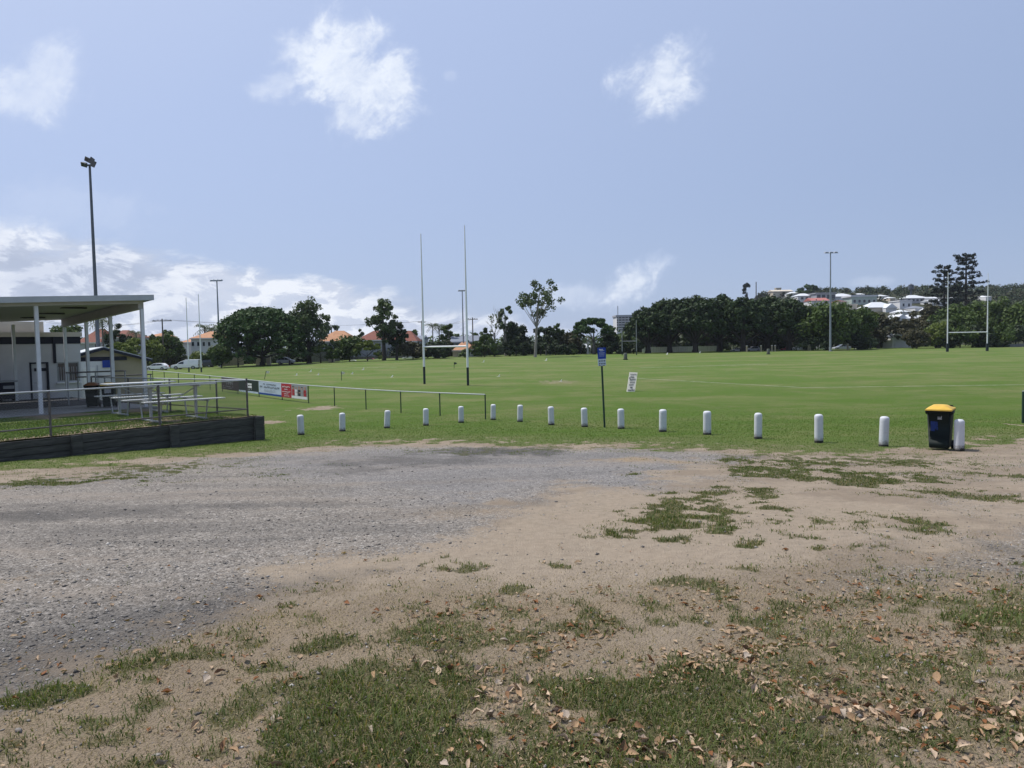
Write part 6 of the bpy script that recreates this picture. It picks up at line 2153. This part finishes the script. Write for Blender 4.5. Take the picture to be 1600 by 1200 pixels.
hill_house('lowest hill house with a row of white gables, right part', 1416, 1454, 490.5, 497, 506, 'house_white', 'roof_white', 'hip')
hill_house('tan flat-roofed building low on the hill left of the stepped roof', 1322, 1340, 475, 477, 484, 'house_cream', 'house_cream', 'flat')
hill_house('white house fragment among trees left of the domed hill tree', 1236, 1250, 455, 458, 466, 'house_white', 'roof_white', 'hip')
hill_house('small pale house low between the brown trees', 1362, 1380, 508, 513, 519, 'house_cream', 'roof_white', 'gable_x')
for (x0, x1, tp, ev, bs, wl, rf, st, lab) in ((1376, 1389, 459.5, 462.5, 468, 'house_white', 'roof_white', 'hip', 'tiny white roof on the skyline left of the rounded dark tree'), (1391, 1401, 463, 465.5, 471, 'house_cream', 'roof_white', 'hip', 'tiny cream house below the rounded dark skyline tree'),
                                               (1338, 1352, 457.5, 460, 464, 'house_grey', 'roof_white', 'gable_x', 'tiny grey house behind the long pale green one'), (1476, 1494, 462.5, 465.5, 472, 'house_white', 'roof_white', 'hip', 'tiny white roof showing between the two pines'),
                                               (1430, 1447, 477, 481, 487, 'house_white', 'tile_grey', 'hip', 'grey-roofed small house right of the white box house'), (1452, 1468, 480, 484, 490, 'house_cream', 'roof_white', 'gable_y', 'small cream gabled house low on the hill near the left pine'),
                                               (1310, 1324, 468, 471, 478, 'house_cream', 'tile_red', 'hip', 'small red-roofed house right of the right light pole'), (1541, 1550, 461, 463.5, 470, 'house_white', 'roof_white', 'hip', 'tiny white roof above the right end of the far goal crossbar')):
    hill_house(lab, x0, x1, tp, ev, bs, wl, rf, st)
mp = at(1423.3, 466); mp = ground(1423.3, min(mp.y, 430))
mt = thing('phone_mast', 'slim phone mast with a drum head on the hill skyline', 'phone mast', mp)
hm = zof(1423.3, 443.5, mp.y) - mp.z
MB().tube([(0, 0, -.3), (0, 0, hm)], .42, 8).build('pole', M['pole_steel'], mt, True)
MB().lathe([(.4, hm - 3.0), (1.25, hm - 2.8), (1.25, hm - .5), (.5, hm - .2)], 10).build('antenna_drum', M['pole_steel'], mt, True)
# trees of the hill
def hill_avoid(px, Y):
    return any(x0 - 3 < px < x1 + 3 and Yh - 34 < Y < Yh + 14 for x0, x1, Yh in HILL_H)


wood('hill_trees', 1130, 1760, 200, 475, 900, lambda x: 4.2, 1.5, 3.4, 'leaf_hill', 30, .55, 12, hill_avoid)
wood('fig_undergrowth', 985, 1480, 147, 158, 130, lambda x: 3.6, 1.3, 2.4, 'leaf_dark', 40, .35, 14)
wood('shade_undergrowth', 330, 545, 128, 140, 70, lambda x: 2.6, .9, 1.7, 'leaf_dark', 40, .32, 15)
wood('shade_undergrowth', 225, 345, 124, 134, 40, lambda x: 2.4, .9, 1.6, 'leaf_dark', 40, .32, 16)
tree('hill_tree', 'rounded domed tree on the skyline of the hill', 1263, 445, 36, 405, 'dome', 'leaf_rain', n=44, per=40, crown_lo=.15, size=.7)
G7 = 'small trees on the hill skyline'
for (x, tp, w, lab) in ((1396, 455, 26, 'rounded dark tree on the hill skyline between the green house and the mast'), (1374, 457, 14, 'small dark tree left of the rounded one on the skyline'), (1365, 456.5, 10, 'smallest dark tree on the skyline right of the green house'), (1324, 451, 12, 'dark tuft behind the white roof right of the light pole'),
                        (1444, 457, 18, 'dark tree right of the phone mast on the skyline'), (1290, 455, 22, 'dark tree behind the pinkish building frame'), (1190, 455, 30, 'dark tree left of the turret on the hill'), (1585, 453, 16, 'dark tree on the skyline near the right picture edge'), (1545, 457, 60, 'dark low trees on the skyline behind the right goalposts'), (1225, 456, 20, 'dark tree right beside the turret'), (1465, 456, 26, 'dark tree on the skyline just left of the pines')):
    tree('hill_tree', lab, x, tp, w, 440, 'round', 'leaf_hill', n=16, per=40, crown_lo=.05, size=.7, group=G7)

# carport and white garage on the right
cp = ground(1404, 141)
s = 141 / FPX
ct = thing('carport', 'dark open carport with white sloping roof and white wall on the right', 'carport', cp)
z0 = lambda py: zof(1404, py, 141) - cp.z
MB().hull8([(-31 * s, 0, z0(527)), (-8 * s, 0, z0(528)), (-8 * s, 6, z0(528)), (-31 * s, 6, z0(527))], [(-31 * s, 0, z0(526)), (-8 * s, 0, z0(527)), (-8 * s, 6, z0(527)), (-31 * s, 6, z0(526))]).build('flat_roof', M['house_grey'], ct)
MB().hull8([(-9 * s, -.2, z0(522.5)), (14 * s, -.2, z0(527)), (14 * s, 5, z0(527)), (-9 * s, 5, z0(522.5))], [(-6 * s, -.2, z0(521.5)), (13 * s, -.2, z0(526)), (13 * s, 5, z0(525)), (-6 * s, 5, z0(521))]).build('roof', M['roof_white'], ct)
MB().box((4 * s, 2.6, z0(536) / 2 + .8), (20 * s, 4, z0(528) - z0(536) + 1.9)).build('wall', M['house_white'], ct)
MB().box((9 * s, .4, z0(539) / 2), (26 * s, .12, z0(534.5))).build('front_wall', M['house_white'], ct)
MB().box((-18 * s, 5.5, z0(527) / 2), (26 * s, .2, z0(528))).build('back_wall', M['navy'], ct)
for x in (-30, -8):
    MB().box((x * s, .2, z0(528) / 2), (.25, .25, z0(528))).build('post', M['house_white'], ct)


# ------------------------------------------------------------------ fences of the far side
def panel_fence(name, label, px0, px1, top, base_py, Y, m_, panel=2.4, board=.15, cap=False):
    a, b = ground(px0, Y), ground(px1, Y)
    d = b - a; L = d.length; rz = math.atan2(d.y, d.x)
    t = thing(name, label, 'fence', a, rz)
    h = zof((px0 + px1) / 2, top, Y) - (a.z + b.z) / 2
    n = max(1, round(L / panel))
    w = L / n
    for i in range(n + 1):
        MB().box((w * i, .08, h / 2), (.12, .12, h + .1)).build('post', M[m_], t)
    for i in range(n):
        mb = MB()
        k = int(w / board)
        for j in range(k):
            mb.box((w * i + (j + .5) * w / k, random.uniform(-.01, .01), h / 2 + random.uniform(-.02, .02)), (w / k - .02, .02, h))
        o = mb.build('paling_panel', M[m_], t, kind='stuff')
    return t


panel_fence('paling_fence', 'tan timber paling fence under the domed tree', 341, 380, 556, 569, 123, 'fence_tan', board=.2)
panel_fence('paling_fence', 'grey timber paling fence in front of the orange-roofed house', 484, 530, 550, 567, 124, 'fence_grey', board=.25)
panel_fence('paling_fence', 'long white paling fence behind the trunks of the fig row', 1004, 1122, 541.5, 551, 141, 'fence_white', board=.3)
panel_fence('paling_fence', 'grey fence at the far right behind the goalposts', 1566, 1640, 537, 545, 128, 'fence_grey', board=.3)
panel_fence('paling_fence', 'dark low fence behind the cars between domed tree and goalposts', 535, 640, 556, 564, 133, 'bark_grey', board=.4)
# letter-box pillars and low walls under the domed tree
for px, w, tp, lab in ((405, 8, 556, 'pale stone gate pillar under the domed tree, left one'), (420, 6, 556, 'pale stone gate pillar under the domed tree, right one'), (516, 4, 556, 'grey gate pillar left of the forked street tree'), (520.5, 4, 556, 'grey gate pillar right beside its twin near the forked street tree')):
    p = ground(px, 121)
    t = thing('gate_pillar', lab, 'pillar', p)
    h = zof(px, tp, 121) - p.z
    MB().box((0, 0, h / 2 - .1), (w * .103, .6, h + .2)).build('shaft', M['house_cream'], t)
    MB().box((0, 0, h + .06), (w * .103 + .16, .76, .12)).build('cap', M['trim'], t)


# ------------------------------------------------------------------ vehicles
def car(label, px, base_py, Y, length_px, paint, kind='hatch', flip=False, cat='car', group='cars parked beyond the field', rz=0.0, zoff=0.0):
    """side profile pushed across the width, cabin drawn in, windows, lights and wheels as parts"""
    p = ground(px, Y) + Vector((0, 0, zoff))
    L = length_px * Y / FPX
    t = thing({'van': 'parked_van', 'suv': 'parked_suv'}.get(kind, 'parked_car'), label, cat, p, rz + (math.pi if flip else 0), group)
    Hh = {'hatch': 1.48, 'van': 1.95, 'suv': 1.75, 'sedan': 1.44}[kind]
    k = L / 4.4
    Hh *= k
    if kind == 'van': t.scale.z = .78
    W = 1.78 * k
    prof = {'hatch': [(-2.2, .30), (-2.2, .62), (-2.1, .80), (-1.25, .93), (1.95, .98), (2.12, .80), (2.2, .30)],
            'sedan': [(-2.2, .30), (-2.2, .62), (-2.1, .78), (-1.1, .92), (1.3, .96), (2.1, .95), (2.2, .62), (2.2, .30)],
            'suv': [(-2.2, .34), (-2.2, .80), (-2.1, .98), (-1.2, 1.08), (2.1, 1.10), (2.2, .80), (2.2, .34)],
            'van': [(-2.2, .30), (-2.2, .68), (-2.05, .88), (-1.35, 1.02), (2.15, 1.05), (2.2, .80), (2.2, .30)]}[kind]
    cab = {'hatch': [(-1.25, .93), (-.45, 1.42), (.2, 1.48), (1.35, 1.44), (2.0, .98)], 'sedan': [(-1.1, .92), (-.35, 1.38), (.2, 1.44), (.8, 1.40), (1.4, .96)],
           'suv': [(-1.2, 1.08), (-.45, 1.66), (.2, 1.75), (1.7, 1.70), (2.12, 1.10)], 'van': [(-1.35, 1.02), (-.70, 1.55), (-.2, 1.78), (.2, 1.95), (2.16, 1.93), (2.2, 1.05)]}[kind]
    sc = lambda P: [(x * k, z * k) for x, z in P]
    MB().prism(sc(prof), -W / 2, W / 2).build('body', M[paint], t, bevel=.05 * k)
    c_ = MB()
    P = sc(cab)
    n = len(P)
    zb0, zt0 = P[0][1], max(z for x, z in P)
    ins = lambda z: .04 * k + .16 * k * (z - zb0) / (zt0 - zb0)
    vs = [(x, -W / 2 + ins(z), z) for x, z in P] + [(x, W / 2 - ins(z), z) for x, z in P]
    c_.add(vs, [tuple(range(n)), tuple(range(2 * n - 1, n - 1, -1))] + [(i, i + n, (i + 1) % n + n, (i + 1) % n) for i in range(n)])
    c_.build('cabin', M[paint], t, bevel=.03 * k)
    gl = {'hatch': [[(-1.02, .98), (-.42, 1.36), (.1, 1.40), (.1, .98)], [(.18, .98), (.18, 1.40), (1.15, 1.36), (1.55, 1.0)]], 'sedan': [[(-.9, .97), (-.32, 1.32), (.1, 1.37), (.1, .97)], [(.17, .97), (.17, 1.37), (.72, 1.33), (1.15, .99)]],
          'suv': [[(-1.0, 1.13), (-.42, 1.58), (.1, 1.65), (.1, 1.13)], [(.18, 1.13), (.18, 1.65), (1.0, 1.64), (1.0, 1.14)], [(1.08, 1.14), (1.08, 1.63), (1.58, 1.60), (1.85, 1.16)]], 'van': [[(-1.12, 1.07), (-.66, 1.47), (-.15, 1.60), (-.15, 1.07)]]}[kind]
    for sgn in (-1, 1):
        for w_ in gl:
            q = sc(w_)
            mb = MB().hull8([(x, sgn * (W / 2 - ins(z) + .012), z) for x, z in q], [(x, sgn * (W / 2 - ins(z) - .02), z) for x, z in q])
            mb.build('side_window', M['glass'], t)
    x0, z0_ = P[0]; x1, z1_ = P[1]
    f0, f1 = .14, .92
    A = (x0 + (x1 - x0) * f0 - .02 * k, z0_ + (z1_ - z0_) * f0 + .02 * k); Bq = (x0 + (x1 - x0) * f1 - .02 * k, z0_ + (z1_ - z0_) * f1 + .02 * k)
    MB().hull8([(A[0], -W * .42, A[1]), (A[0], W * .42, A[1]), (Bq[0], W * .36, Bq[1]), (Bq[0], -W * .36, Bq[1])], [(A[0] + .03, -W * .42, A[1] - .03), (A[0] + .03, W * .42, A[1] - .03), (Bq[0] + .03, W * .36, Bq[1] - .03), (Bq[0] + .03, -W * .36, Bq[1] - .03)]).build('windscreen', M['glass'], t)
    for sy in (-1, 1):
        MB().box((-2.16 * k, sy * W * .36, .66 * k), (.12 * k, W * .2, .12 * k)).build('headlight', M['lens_clear'], t)
        MB().box((2.17 * k, sy * W * .40, .82 * k), (.10 * k, W * .12, .2 * k)).build('tail_light', M['lens_red'], t)
        MB().box((-.95 * k, sy * (W / 2 + .06 * k), 1.03 * k * (1.12 if kind == 'suv' else 1)), (.12 * k, .14 * k, .11 * k)).build('mirror', M[paint], t)
        for x in (-1.38, 1.36):
            w_ = MB().tube([(x * k, sy * (W / 2 - .19 * k), .33 * k), (x * k, sy * (W / 2 + .015 * k), .33 * k)], .33 * k, 18).build('wheel', M['rubber'], t, True)
            MB().tube([(x * k, sy * (W / 2 + .01 * k), .33 * k), (x * k, sy * (W / 2 + .03 * k), .33 * k)], .2 * k, 12).build('rim', M['galv'], w_, True)
    MB().box((0, 0, .28 * k), (3.9 * k, W * .9, .12 * k)).build('sill', M['rubber'], t)
    return t


car('white hatchback parked just right of the awning corner post', 246, 575, 112, 33, 'car_white', 'hatch')
car('white delivery van parked behind the thin far-left uprights', 292, 575, 113, 43, 'car_white', 'van', cat='van')
car('silver four-wheel drive parked right of the domed tree trunk', 447, 568, 119, 27, 'car_silver', 'suv', flip=True)
car('white car half hidden by the field crest, left of the red car', 551, 566, 124, 25, 'car_white', 'sedan', zoff=-.75)
car('dark red car half hidden by the field crest', 578, 564, 128, 24, 'car_red', 'sedan', zoff=-.6)
car('white car left of the near left goal upright', 641, 563, 128, 24, 'car_white', 'hatch', zoff=-.3)
car('dark car in the shade behind the white delivery van', 320, 572, 119, 30, 'car_dark', 'suv')
G8 = 'cars in the shade of the fig trees'
for (x, L, pn, kd, lab) in ((1152, 20, 'car_white', 'sedan', 'white car in deep shade under the figs, leftmost of the shaded row'), (1176, 24, 'car_silver', 'hatch', 'pale car in deep shade left of the right litter bin'), (1247, 24, 'car_white', 'hatch', 'white car in deep shade under the last fig'), (1283, 22, 'car_white', 'suv', 'white four-wheel drive directly left of the right light pole'),
                           (1315, 26, 'car_silver', 'sedan', 'silver car directly right of the right light pole'), (1349, 22, 'car_white', 'hatch', 'white car between the light pole and the carport'), (1229, 20, 'car_red', 'hatch', 'dark red car in deep shade right of the right litter bin')):
    car(lab, x, 548, 139, L, pn, kd, group=G8, zoff=-.2, rz=random.uniform(-.1, .1))
# low posts in front of the shaded cars
for i, (x, lab) in enumerate(((1167, 'short pale post left of the shaded pale car'), (1189, 'short pale post right of the shaded pale car'), (1206, 'short pale post just right of the right litter bin'), (1211, 'second short pale post right of the right litter bin'), (1264.5, 'wide short pale post left of the right light pole'), (1324.5, 'short pale post right of the right light pole'))):
    p = ground(x, 128)
    t = thing('short_post', lab, 'post', p, 0, 'short posts along the far boundary')
    MB().box((0, 0, .45), (.22 if i != 4 else .5, .2, 1.1)).build('shaft', M['fence_tan'], t)
    MB().box((0, 0, 1.02), (.26 if i != 4 else .56, .24, .06)).build('cap', M['trim'], t)

# ------------------------------------------------------------------ humid air
hz = MB().box((0, 330, 22), (1500, 900, 62)).build('haze', None)
hm = bpy.data.materials.new('haze'); hm.use_nodes = True
hn = NT(hm.node_tree); hn.n.clear()
pv = hn.node('ShaderNodeVolumePrincipled')
pv.inputs['Color'].default_value = (0.80, 0.88, 1.0, 1)
pv.inputs['Density'].default_value = 0.00013
pv.inputs['Anisotropy'].default_value = 0.2
ho = hn.node('ShaderNodeOutputMaterial')
hn.l.new(pv.outputs[0], ho.inputs['Volume'])
hz.data.materials.append(hm)
hz['kind'] = 'stuff'
